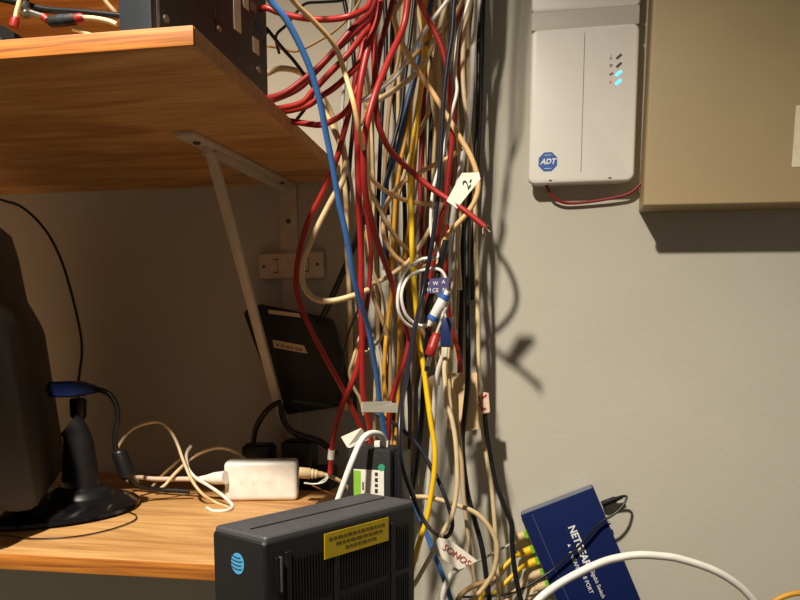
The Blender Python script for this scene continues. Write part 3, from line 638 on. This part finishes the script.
# blues
b1 = cable('network_cable', 'bright blue cable falling diagonally across the upper shelf end', [(258, -25), (270, 0), (287, 21), (306.5, 59.5), (319, 98), (326, 133), (333, 168), (339, 203), (344, 225), (349, 250), (354, 280), (361, 305), (368, 327), (372, 348), (376, 372), (380, 406), (384, 428), (387, 450), (388, 475)], 6.0, 'blue', (-.46, -.235))
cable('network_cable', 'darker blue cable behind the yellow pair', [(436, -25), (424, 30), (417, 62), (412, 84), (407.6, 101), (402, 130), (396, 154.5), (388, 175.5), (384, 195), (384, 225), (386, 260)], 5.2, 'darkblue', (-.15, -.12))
cable('network_cable', 'blue cable below the red-lettered tag at the bottom', [(408, 485), (417, 510), (426, 532), (435, 556), (444, 579), (452, 604), (458, 625)], 5, 'blue', (-.22, -.2))
# yellows
cable('network_cable', 'long bright yellow cable hanging down beside the white coil', [(419, -25), (421, 0), (424, 22), (424, 55), (420.5, 90), (416, 118), (413, 142), (411, 165), (410, 193), (411.5, 220), (412, 248), (413, 274), (416, 306), (418.5, 337.5), (423, 364), (427.5, 399), (431, 424), (434.5, 446.5), (434.5, 467.5), (431.5, 492), (426, 521), (418, 546), (413, 565), (408, 590)], 5.4, 'yellow', (-.17, -.30))
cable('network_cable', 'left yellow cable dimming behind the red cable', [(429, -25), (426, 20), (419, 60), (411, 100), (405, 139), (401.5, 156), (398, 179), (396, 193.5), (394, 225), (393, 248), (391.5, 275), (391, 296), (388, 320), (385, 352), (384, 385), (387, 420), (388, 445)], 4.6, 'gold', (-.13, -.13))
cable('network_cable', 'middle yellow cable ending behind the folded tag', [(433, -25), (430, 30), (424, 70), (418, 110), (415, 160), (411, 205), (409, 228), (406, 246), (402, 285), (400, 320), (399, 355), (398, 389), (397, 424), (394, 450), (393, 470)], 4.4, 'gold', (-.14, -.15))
# creams
cable('network_cable', 'peach cable swooping from the top left over the red fan', [(278, -25), (292.5, 0), (313.5, 21), (334.5, 45.5), (345, 73.5), (354, 105, -.385), (361, 140, -.37), (366, 160, -.30), (369, 190, -.26), (371, 235, -.24)], 5.2, 'peach', (-.46, -.26))
c2c = cable('network_cable', 'cream cable crossing long and diagonal down to the white tag', [(407, -25), (401, 0), (394.5, 12), (395, 22), (401.5, 42), (415, 66.5), (436, 98), (457, 133), (471, 157), (478, 180), (476, 198), (466, 214.5), (450, 232), (441, 248), (438, 264)], 5.4, 'peach', (-.28, -.24))
cable('network_cable', 'thick cream cable making a wide U below the shelf end', [(318, 90), (326, 112), (336, 134), (344, 153), (345, 166), (342, 182.5), (332, 199), (315, 232.5), (303.5, 262), (303, 284), (313.5, 298), (331, 301), (354, 295.5), (368, 290)], 6, 'cream2', (-.25, -.24))
cable('network_cable', 'tan cable slanting down left behind the white diagonal', [(470, -25), (455, 15), (445, 30), (428, 43), (412, 58), (400, 70), (386, 84), (372, 100), (360, 125)], 4.8, 'tan', (-.17, -.2))
cable('network_cable', 'cream cable drooping left from the middle into the reds', [(450, -25), (440, 25), (433, 42), (429.5, 53), (414, 75), (396, 89), (380, 99), (366, 107)], 5.2, 'cream2', (-.2, -.24))
cable('network_cable', 'cream cable running straight down behind the bowed red cable', [(430, -20), (433, 0), (439, 17), (441, 36), (438, 56), (439, 80), (441, 110), (440, 150), (439, 190), (440, 240), (439, 280)], 5, 'cream2', (-.12, -.12))
cable('network_cable', 'pale cable alongside the bowed red cable on its right', [(442, -25), (444, 10), (446, 50), (447, 80), (448, 120), (452, 150), (450, 180), (446, 215), (444, 250)], 4.5, 'cream', (-.10, -.10))
c7 = cable('network_cable', 'cream cable down the right side ending by the pink tag', [(474, -25), (470.6, 0), (464.5, 31.5), (463, 52.5), (463, 79), (465, 103), (469, 135), (472, 165), (475, 205), (476, 251), (477, 285), (478, 329), (478.5, 369), (479, 400), (482.6, 429), (487, 459), (491.5, 488), (494.5, 521), (496, 550), (498, 580), (500, 610)], 4.6, 'cream', (-.13, -.10))
cable('network_cable', 'pale grey cable at the right rim of the tangle', [(481, -25), (478.5, 0), (475, 21), (473, 49), (471.5, 73.5), (470, 101.5), (468, 125), (464, 152), (459, 180), (454, 209), (450, 237), (447, 262), (446, 290)], 6, 'white', (-.15, -.13))
w2 = cable('coiled_cable', 'thin white cable dropping from the top into a round coil', [(473, -25), (469, 0), (459, 31.5), (455, 70), (457, 91), (450, 119), (443, 154), (434, 185.5), (431, 211), (431.5, 235, -.295), (438, 256, -.30), (430, 258, -.30), (420, 260, -.30), (406, 270.5, -.30), (399, 288, -.30), (398, 308, -.30), (404.5, 322, -.30), (416, 327.5, -.30), (430, 322, -.297), (443, 305, -.292), (447, 285, -.29), (440, 270, -.292), (422, 270.5, -.296), (408, 278, -.306), (401.5, 294, -.307), (405, 313, -.307), (414, 323, -.307), (424, 326, -.307), (429, 325, -.306)], 3.4, 'white', None)
cable('network_cable', 'cream cable curving right from the straight red cable', [(361, 140), (363, 157), (367, 170), (374, 181), (387, 192), (406, 200.5), (426, 204), (440, 206)], 4.6, 'peach', (-.24, -.2))
cable('network_cable', 'cream cable hooking left then rounding under into the coil', [(462, 148), (452, 156), (438, 163), (421, 172), (405, 181), (393, 193), (386, 206), (383, 220), (384, 236), (390, 249), (398, 259), (410, 266), (425, 266), (437, 262)], 4.8, 'peach', (-.18, -.19))
cable('network_cable', 'cream cable slanting down right to meet the coil top', [(364, 178), (369, 190), (379, 207.5), (388, 225), (400, 242.5), (411, 251.5), (424, 262)], 4.8, 'cream2', (-.21, -.17))
cable('network_cable', 'cream cable slanting down left under the coil top', [(442, 203), (436, 216), (431, 227), (420, 246), (408, 262), (395, 272), (382, 280), (368, 285)], 4.8, 'cream2', (-.23, -.2))
cable('network_cable', 'thin cream cable bulging right beside the straight red cable', [(366, 225), (369, 250), (373, 270), (381, 291), (384.5, 306), (385, 323), (381, 338), (374, 346), (364, 352)], 2.8, 'cream', (-.21, -.2))
cable('network_cable', 'cream cable behind the reds near the folded tag', [(364, 325), (358, 343), (353, 360), (349.5, 373), (354, 388), (360, 399), (364, 415)], 3.4, 'cream2', (-.19, -.18))
cable('network_cable', 'tan cable low between the leaning router and straight red cable', [(359, 350), (353, 370), (348, 392), (346, 410)], 4, 'cream2', (-.16, -.15))
cable('network_cable', 'white cable entering the jack from below', [(443, 356), (439, 368), (436, 382), (434.5, 403), (433, 425.5), (431, 455), (428, 490), (424, 525), (414, 560), (404, 590)], 5, 'white', (-.30, -.12))
c16 = cable('tagged_cable', 'cream cable carrying the tag with red handwriting near the bottom', [(446, 357), (444.5, 368), (445, 380), (447, 403), (452, 420), (455.5, 441), (457, 464), (457, 487), (453, 512), (446, 527), (431.5, 554.5), (416, 582), (404, 605)], 4.8, 'cream', (-.31, -.32))
cable('network_cable', 'cream cable close right of the tagged cable above the grey shadow', [(449, 352), (451, 366), (449.5, 380), (452, 395), (455, 412), (458, 430), (461.5, 460), (464, 500), (470, 550), (477, 605)], 4.2, 'cream2', (-.27, -.2))
cable('coiled_cable', 'cream cable making the big round loop at the bottom', [(398, 499), (415, 497), (431.5, 498), (458, 505.5), (477, 514), (491, 530), (497, 547.5), (494.5, 568.5), (487.5, 582.5), (475, 598), (460, 615)], 5, 'cream2', (-.27, -.26))
cable('network_cable', 'white cable curving down from the red-lettered tag', [(470, 561), (462, 566), (452, 574.5), (445, 587), (441, 602), (440, 620)], 6, 'white', (-.35, -.35))
cable('network_cable', 'tan brown cable curving at the bottom under the big loop', [(496, 578), (484, 582.5), (473.5, 586), (463, 593), (457, 602), (452, 618)], 5.4, 'tan', (-.23, -.23))
cable('foreground_cable', 'thick white cable arching in front of the blue switch', [(520, 622), (532, 607), (545, 594), (568, 578.5), (600, 563), (622, 557), (640, 555), (660, 556), (680, 559), (712, 569.5), (736, 583.5), (752, 599), (768, 622)], 8.0, 'white', (-.34, -.24), 'cables by the blue switch')
cable('network_cable', 'orange yellow cable curving in at the bottom right corner', [(762, 612), (775, 601), (787, 595.5), (800, 593), (825, 594)], 6, 'gold', (-.1, -.1), 'cables by the blue switch')
# blacks
cable('power_cable', 'black cord down the right side of the tangle', [(480, -25), (480, 0), (479, 50), (478.5, 95), (477.5, 130), (475, 160), (470, 195), (467, 235), (467.5, 285), (468, 330), (468, 376), (464.5, 415), (462.5, 441), (464, 467.5), (468, 495), (475, 521), (482, 547.5), (486, 574), (490, 604), (494, 625)], 5.2, 'black', (-.05, -.24))
k2 = cable('power_cable', 'navy-black cord crossing the coil and looping back up under the yellow cable', [(457, -25), (454, 5), (452, 35), (448, 60), (444, 95), (442, 130), (440, 165), (437, 205), (431, 250), (422, 295.5), (411.5, 344.5, -.40), (405, 385, -.46), (401, 406, -.50), (399.5, 429, -.52), (400, 453.5, -.53), (404, 471, -.53), (412, 493, -.51), (423, 519, -.46), (435, 533.5), (446, 537), (452, 528), (450.5, 513), (441, 486, -.25), (430, 465, -.23), (418.5, 446, -.22), (404, 431, -.20), (390, 421, -.18), (376, 414, -.16)], 4.8, 'navyblack', (-.33, -.30))
k3 = cable('power_cable', 'black cord starting under the pink tag and running down to the switch plugs', [(483, 404), (485, 413), (487, 432.5), (490.5, 455), (496, 483), (501, 497), (507, 512.5), (511.5, 524), (512, 541), (514, 565), (518, 588), (522, 605), (526, 625)], 5.2, 'black', (-.11, -.15))
k4 = cable('switch_power_cable', 'thin black cord plugged into the blue switch and crossing its face', [(604, 503.5, -.018), (616, 498.5, -.022), (624, 496, -.026), (626.5, 498, -.03), (622, 507, -.036), (613, 515, -.04), (600, 523, -.04), (585, 540, -.04), (570, 555, -.04), (555, 568, -.04), (540, 578.5, -.045), (520, 590, -.05), (505, 594.5, -.055), (480, 596.5, -.06), (462, 597, -.07)], 2.6, 'black', None, 'cables by the blue switch')
rod('plug', ta(602, 504.5, -.017), ta(623, 496.5, -.023), .0055, 'black', k4, 12, ((0, .9), (.1, 1), (.6, 1), (.7, .7), (1, .5)))
cable('thin_cord', 'thin black cord running along the top to the computer', [(352, -8), (343, 0), (323.5, 2), (306, 3.5), (297, 12), (287, 24.5), (276, 36), back(.004, .03, .07)], 2.8, 'black', (-.2, -.28))
cable('thin_cord', 'black cord slanting from the computer under the blue cable', [back(-.005, .012, .085), (266, 28, -.31), (281.5, 47, -.30), (294, 61, -.29), (304, 75, -.28), (313, 95, -.27), ('w', XE - .02, -.22, ZT + .004)], 3.6, 'black')
cable('power_cable', 'thick black cord slanting behind the cream U to the leaning router', [(364, 215), (355, 243), (344, 270), (334, 293), (324, 314), (318, 322, -.065)], 6, 'black', (-.14, -.075))
cable('thin_cord', 'thin black cord slanting down beside the leaning router', [(361, 300), (357, 313), (349.5, 330.5), (344, 352), (342, 372)], 2.4, 'black', (-.15, -.1))
cable('thin_cord', 'dark cord behind the darker blue cable', [(416, -25), (411, 30), (404, 85), (401, 112), (395, 137), (390, 158), (387, 185), (388, 215)], 4.2, 'black', (-.12, -.11))
cable('thin_cord', 'black cord hidden in the tangle beneath the coil', [(432, 300), (428, 330), (422, 360), (416, 395), (416, 440), (410, 490), (402, 525)], 3.5, 'black', (-.09, -.09))
cable('network_cable', 'thick cream cable bending behind the computer onto the shelf', [(240, 80, -.24), (256, 77, -.24), (269, 72.5, -.24), (280, 68.5, -.22), (297, 71, -.2), (310, 80, -.2), (322, 96, -.17), (332, 115, -.15), (340, 150, -.14), (346, 200, -.13), (347, 250, -.12), (350, 310, -.11), (351, 370, -.1)], 5.5, 'cream2')
cable('thin_cord', 'thin tan cord behind the blue cable near the computer', [(240, 43, -.2), (256, 44, -.2), (268, 46, -.2), (280, 48, -.19), (297, 51, -.18), (320, 40, -.17), (338, 28, -.17), (356, 8, -.17), (370, -25, -.17)], 2.8, 'tan')
wc = cable('network_cable', 'white cable crossing diagonally down left above the cream cables', [(460, -16), (448, 0), (428, 26), (415.5, 45.5), (405, 63), (396, 76), (384, 86), (370, 96), (358, 103)], 4.2, 'white', (-.24, -.26))
# extra strands deep in the tangle
cable('network_cable', 'beige cable deep in the tangle right of the left yellow cable', [(404, -25), (400, 50), (398, 110), (399, 160), (397, 210), (395, 260), (391, 310), (390, 360), (391, 420), (390, 475)], 4, 'cream2', (-.07, -.07))
cable('network_cable', 'tan cable deep in the tangle behind the coil', [(418, -25), (422, 50), (424, 110), (425, 160), (427, 210), (424, 260), (421, 310), (417, 370), (413, 440), (410, 490), (402, 530)], 4.4, 'tan', (-.06, -.06))
cable('network_cable', 'grey cable deep between the reds at the shelf end', [(352, -25), (346, 60), (342, 120), (347, 162), (352, 190), (354, 230), (352, 270), (356, 310), (372, 335), (380, 360), (384, 400)], 3.6, 'greycable', (-.10, -.10))
cable('network_cable', 'tan cable deep behind the middle of the tangle', [(410, -25), (402, 30), (398, 60), (392, 90), (388, 120), (386, 150), (384, 185), (386, 230), (390, 280)], 4.2, 'tan', (-.12, -.12))
cable('network_cable', 'beige cable at the back running left of the right black cord', [(452, -25), (455, 60), (457, 110), (459, 165), (460, 220), (456, 270), (454, 320), (456, 360)], 4.2, 'cream', (-.07, -.07))
deep = [
 ('beige', 'beige cable at the very back just right of the straight red cable', [(372, -25), (374, 60), (372, 130), (374, 200), (376, 260), (378, 330), (375, 400), (374, 440)], 4.6, 'cream2', (-.10, -.09)),
 ('black', 'black cable at the back between the straight red and left yellow cables', [(384, -25), (386, 50), (382, 110), (379, 180), (377, 250), (380, 320), (388, 380), (396, 440), (398, 490), (394, 520)], 4.4, 'black', (-.09, -.08)),
 ('grey', 'grey cable darkened for shade at the back under the bowed reds at the top', [(396, -25), (392, 40), (394, 100), (402, 160), (405, 220), (404, 290), (407, 350), (410, 420), (408, 470), (402, 520)], 4.6, 'black', (-.05, -.05)),  # grey strand coloured black for the shade deep in the tangle
 ('black', 'thick black cable at the back right of the bright yellow cable', [(428, -25), (431, 40), (432, 100), (430, 170), (427, 240), (429, 310), (425, 370), (420, 440), (412, 490), (404, 530)], 6.0, 'black', (-.04, -.04)),
 ('beige', 'beige cable at the back left of the navy-black cord', [(436, -25), (434, 50), (435, 120), (433, 190), (436, 250), (434, 320), (437, 360), (438, 385)], 4.6, 'cream2', (-.06, -.06)),
 ('black', 'black cable at the back just left of the right cream cable', [(459, -25), (460, 50), (457, 110), (460, 180), (463, 250), (461, 330), (459, 400)], 5.5, 'black', (-.05, -.05)),
 ('beige', 'beige cable at the back under the white tag', [(467, -25), (468, 60), (469, 130), (465, 200), (463, 260), (460, 330), (462, 370), (463, 400)], 4.8, 'cream2', (-.03, -.03)),
 ('black', 'black cable on the wall at the right rim of the tangle', [(484, -25), (482, 40), (480, 110), (477, 170), (474, 230), (472, 300)], 5.0, 'black', (-.025, -.025)),
 ('cream', 'cream cable crossing from the top middle towards the right cream cable', [(412, -25), (420, 20), (428, 60), (434, 110), (446, 170), (456, 230), (460, 290)], 4.6, 'cream', (-.11, -.10)),
 ('cream', 'pale cable crossing the back from upper right to the left yellow cable', [(462, 30), (447, 70), (430, 110), (412, 150), (400, 190), (390, 230), (384, 270)], 4.2, 'cream2', (-.08, -.08)),
 ('grey', 'grey cable darkened for shade at the back dropping behind the folded tag', [(360, 60), (366, 110), (368, 170), (366, 230), (372, 290), (388, 340), (390, 400), (385, 445)], 4.4, 'tan', (-.13, -.13)),  # grey strand coloured tan for the shade at the back
 ('black', 'dark cable at the back beside the shelf end corner', [(340, -25), (352, 40), (355, 100), (350, 160), (347, 220), (350, 290), (352, 350), (356, 420)], 4.6, 'black', (-.07, -.06)),
 ('tan', 'tan cable slanting behind the coil to the lower right', [(396, 240), (408, 290), (422, 330), (436, 355), (443, 375), (450, 392)], 4.4, 'tan', (-.06, -.06)),
 ('red', 'dark red cable at the back between the bright yellow and bowed red cables', [(424, -25), (428, 20), (426, 70), (422, 130), (420, 190), (423, 250), (428, 310)], 4.6, 'darkred', (-.08, -.07)),
]
for _, lab_, pts_, w_, m_, Y_ in deep: cable('network_cable', lab_, pts_, w_, m_, Y_)
# the modem cable
mc = cable('modem_cable', 'white cable arching out of the modem top to the shelf', [('w', *(at(385.5, 446, YM + .02))), (384.5, 440, YM + .02), (379, 434, YM + .005), (370, 433.5, YM - .01), (361, 441, YM - .025), (352, 461, YM - .04), (342, 488, YM - .05), (335, 508, YM - .055)], 6.2, 'white', None, 'cables of the modem')
# ------------------------------------------------------------------ tags and connectors on the cables
f_, P, n_ = flag(c2c, [(446.5, 201), (462, 173), (479, 172.5), (480.5, 179), (457, 208.5)], -.345, 'paper'); f_['label'] = 'white paper tag with black writing'
cx = (P[0] + P[2] + P[3]) / 3
tx = (ta(478, 168, -.346) - ta(460, 196, -.346)).normalized()
text('2-', frame(ta(467.5, 183.5, -.3475), tx, (-tx.z, 0, tx.x)), .016, 'ink', f_, 'handwriting', .0001, .2, 0)
flag(b1, [(362, 402), (391, 401), (392, 403), (397.5, 403), (397.5, 412.5), (361.5, 412)], -.285)
flag(g_, [(341, 437), (361, 428), (367, 435), (369, 439), (350, 447.5), (347, 447)], -.30)
f_, P, n_ = flag(c7, [(478, 396), (484, 392), (488.5, 393), (490, 412), (482, 414), (478.5, 408)], -.125, 'paperpink'); f_['label'] = 'pinkish tag with red marks'
for k, (x0, y0, x1, y1) in enumerate(((478.5, 396.5, 481, 404), (481, 399, 486.5, 394.5), (481, 410, 486, 408), (479, 404, 482, 409))):
    tube('red_mark', [ta(x0, y0, -.1268), ta(x1, y1, -.1268)], .0012, 'redink', f_, 5)
tg, P, n_ = flag(c7, [(452.5, 377), (459.5, 372.5), (477, 372.5), (478.5, 429), (466, 431.5), (453.5, 431)], -.165, 'papertan'); tg['label'] = 'large blank tan paper tag'
tg, P, n_ = flag(c16, [(446, 377.5), (452, 373), (459, 373.5), (453, 379), (453.5, 410), (453, 428), (447, 429), (446.5, 395)], -.2, 'papertan')
flag(c16, [(428, 378), (433.5, 375), (436, 425), (431, 427)], -.13, 'papertan')
f_, P, n_ = flag(c16, [(429.5, 549.5), (438.5, 537.5), (450, 540), (477.5, 560.5), (468, 566), (459, 569.5)], -.365, 'paper'); f_['label'] = 'white tag with red handwriting'
sa_ = ta(443.5, 546.5, -.368); sb_ = ta(469, 564, -.368); tx = (sb_ - sa_).normalized()
text('SONOS', frame((sa_ + sb_) / 2, tx, (-tx.z, 0, tx.x)), .0125, 'redink', f_, 'handwriting', .0001, .1, 0)
# white inline adapter at the end of the coil
wa, wb = ta(447.5, 291, -.306), ta(429, 326, -.308)
ad = rod('inline_adapter', wa, wb, .0068, 'white', w2, 14, ((0, .45), (.12, .5), (.13, .95), (.28, 1), (.78, 1), (.80, .9), (.92, .6), (1, .35)))
rod('blue_ring', wa.lerp(wb, .11), wa.lerp(wb, .24), .0076, 'adt_blue', ad, 14); rod('blue_ring', wa.lerp(wb, .72), wa.lerp(wb, .83), .0076, 'adt_blue', ad, 14)
# black lead with the purple printed label
ka = cable('labelled_lead', 'black lead with a purple printed label hanging through the coil', [(446, 240), (442, 258), (438.5, 272), (434, 288), (430, 300), (426, 313), (422, 325)], 6.5, 'black', (-.29, -.285))
fl2, P, n_ = flag(ka, [(427, 279), (449.5, 277.5), (447.5, 293.5), (425.5, 293.5)], -.305, 'purple', 'printed_label', .0005); fl2['label'] = 'purple label with white symbols'
for px, py, s in ((435.5, 283.5, 'W'), (435.5, 290.5, 'CE'), (429, 290, 'H'), (443.5, 282, 'A'), (429, 283, 'r'), (444.5, 290, 'N')):
    text(s, wallframe(ta(px, py, -.3065)), .007, 'print_white', fl2, 'printed_symbol', .0001)
# red booted connector and navy jack
rb = cable('booted_lead', 'short lead with a red boot and silver tip under the coil', [(455, 225, -.12), (454, 260, -.14), (451, 290, -.2), (446, 308, -.3), (443, 314), (441, 322), (437.5, 331), (432, 348), (428.5, 360), (427, 372)], 3, 'greycable', (-.40, -.40))
rod('boot', ta(437, 333, -.40), ta(429.5, 356, -.40), .0068, 'red', rb, 12, ((0, .75), (.2, .8), (.24, .95), (.5, .85), (.54, 1), (.95, 1), (1, .8)))
rod('silver_tip', ta(429.5, 356, -.40), ta(427, 366, -.40), .0034, 'steel', rb, 10); rod('black_tip', ta(427, 366, -.40), ta(426.5, 371, -.40), .003, 'black', rb, 10)
q0, q1 = ta(442, 346, -.31), ta(450.5, 318, -.31); jw = q1.x - q0.x
t = root('keystone_jack', (q0 + Vector((jw / 2, 0, 0))), 'navy blue jack hanging above the white and cream cables', 'jack')
Mj = frame(q0, (1, 0, -.04), (0, 0, 1)); hj = q1.z - q0.z
box('housing', Mj, (-.001, 0, -.008), (jw + .001, hj, .008), 'navy', t, .0015); box('plug', Mj, (.0, -.016, -.006), (jw, 0, .006), 'cream2', t, .001); box('latch', Mj, (.003, -.014, .006), (jw - .003, -.002, .008), 'clear', t, .0005)
cable('network_cable', 'thin silver grey lead rising from the navy jack', [(446, 318), (445, 300), (447, 280)], 3, 'greycable', (-.31, -.26))

# ------------------------------------------------------------------ plugs in the switch ports
GP = 'plugs in the blue switch'
prt = [(-.034, 'cream2', 'green', 'pale lead with a green strip in the top port of the blue switch', [(512, 543, -.02), (503, 548, -.03), (490, 555, -.04), (478, 561, -.05), (466, 565, -.06)], 2.6, 'greycable'),
       (-.060, 'yellow', 'green', 'upper yellow lead plugged into the blue switch', [(513, 558, -.03), (503, 568, -.04), (494, 577, -.05), (486, 588, -.06), (478, 605, -.07)], 4.6, 'yellow'),
       (-.080, 'yellow', 'green', 'lower yellow lead plugged into the blue switch', [(517, 571, -.03), (507, 581, -.04), (496, 591, -.05), (486, 602, -.06), (478, 615, -.07)], 4.6, 'yellow'),
       (-.100, 'cream2', 'green', 'cream lead plugged low in the blue switch', [(521, 586, -.03), (510, 596, -.045), (500, 608, -.06)], 4.6, 'cream2'),
       (-.121, 'cream2', 'green', 'cream lead in the lowest visible port of the blue switch', [(530, 597, -.03), (520, 607, -.045), (508, 618, -.06)], 4.6, 'cream2')]
for yy, cm, gm, lab, pts, wpx, m in prt:
    a0 = Ms @ Vector((-.004, yy, .015)); a1 = Ms @ Vector((-.022, yy, .015)); a2 = Ms @ Vector((-.030, yy - .001, .015))
    o = cable('patch_lead', lab, [('w', *a1), ('w', *a2)] + pts, wpx, m, None, GP)
    Mk = frame(Ms @ Vector((0, yy, .015)), Ms.to_3x3() @ Vector((-1, 0, 0)), Ms.to_3x3() @ Vector((0, 1, 0)))
    box('clear_plug', Mk, (-.006, -.006, -.005), (.008, .006, .005), gm, o, .0008, 1)
    rod('boot', Ms @ Vector((-.007, yy, .015)), Ms @ Vector((-.030, yy - .001, .015)), .0068, cm, o, 8, ((0, 1), (.55, 1), (.6, .75), (.7, .85), (.78, .6), (1, .5)))

# ------------------------------------------------------------------ let the crossing cables lie in front of and behind each other instead of through each other
from mathutils import kdtree
pts_ = [(ci, k) for ci, (o, Q, r) in enumerate(RUN) for k in range(len(Q))]
base = [[(q - CAM).normalized() for q in Q] for o, Q, r in RUN]; dist = [[(q - CAM).length for q in Q] for o, Q, r in RUN]
for it in range(14):
    kd = kdtree.KDTree(len(pts_))
    for i, (c, k) in enumerate(pts_): kd.insert(CAM + base[c][k] * dist[c][k], i)
    kd.balance(); push = [[0.0] * len(d) for d in dist]; hit = 0
    for i, (c, k) in enumerate(pts_):
        p = CAM + base[c][k] * dist[c][k]; rc = RUN[c][2]
        for q, j, dd in kd.find_range(p, .0095):
            c2, k2 = pts_[j]
            if c2 <= c: continue
            need = rc + RUN[c2][2] + .0006
            if dd >= need: continue
            dz = dist[c2][k2] - dist[c][k]; lat2 = max(0, dd * dd - dz * dz); gap = (math.sqrt(max(0, need * need - lat2)) - abs(dz)) / 2
            if gap <= 0: continue
            sgn = 1 if dz >= 0 else -1; hit += 1
            if abs(gap) > abs(push[c][k]): push[c][k] = -sgn * gap
            if abs(gap) > abs(push[c2][k2]): push[c2][k2] = sgn * gap
    if not hit: break
    for c, d in enumerate(dist):
        n_ = len(d); pu = push[c]; sm = [0.0] * n_
        for k in range(n_):
            for w_ in range(-5, 6):
                if 0 <= k + w_ < n_:
                    vv = pu[k + w_] * (1 - abs(w_) / 6)
                    if abs(vv) > abs(sm[k]): sm[k] = vv
        for k in range(n_):
            nd = d[k] + sm[k] * .8
            if (CAM + base[c][k] * nd).y < -RUN[c][2] - .001: d[k] = nd
for c, (o, Q, r) in enumerate(RUN):
    Q2 = [CAM + base[c][k] * dist[c][k] for k in range(len(Q))]
    if max((a - b).length for a, b in zip(Q, Q2)) < 1e-5: continue
    vs = [v for ring in tube_rings(Q2, r, 8, 1.0) for v in ring]; wl = WL[o.name]
    for v, q in zip(o.data.vertices, vs): v.co = q - wl
    o.data.update()
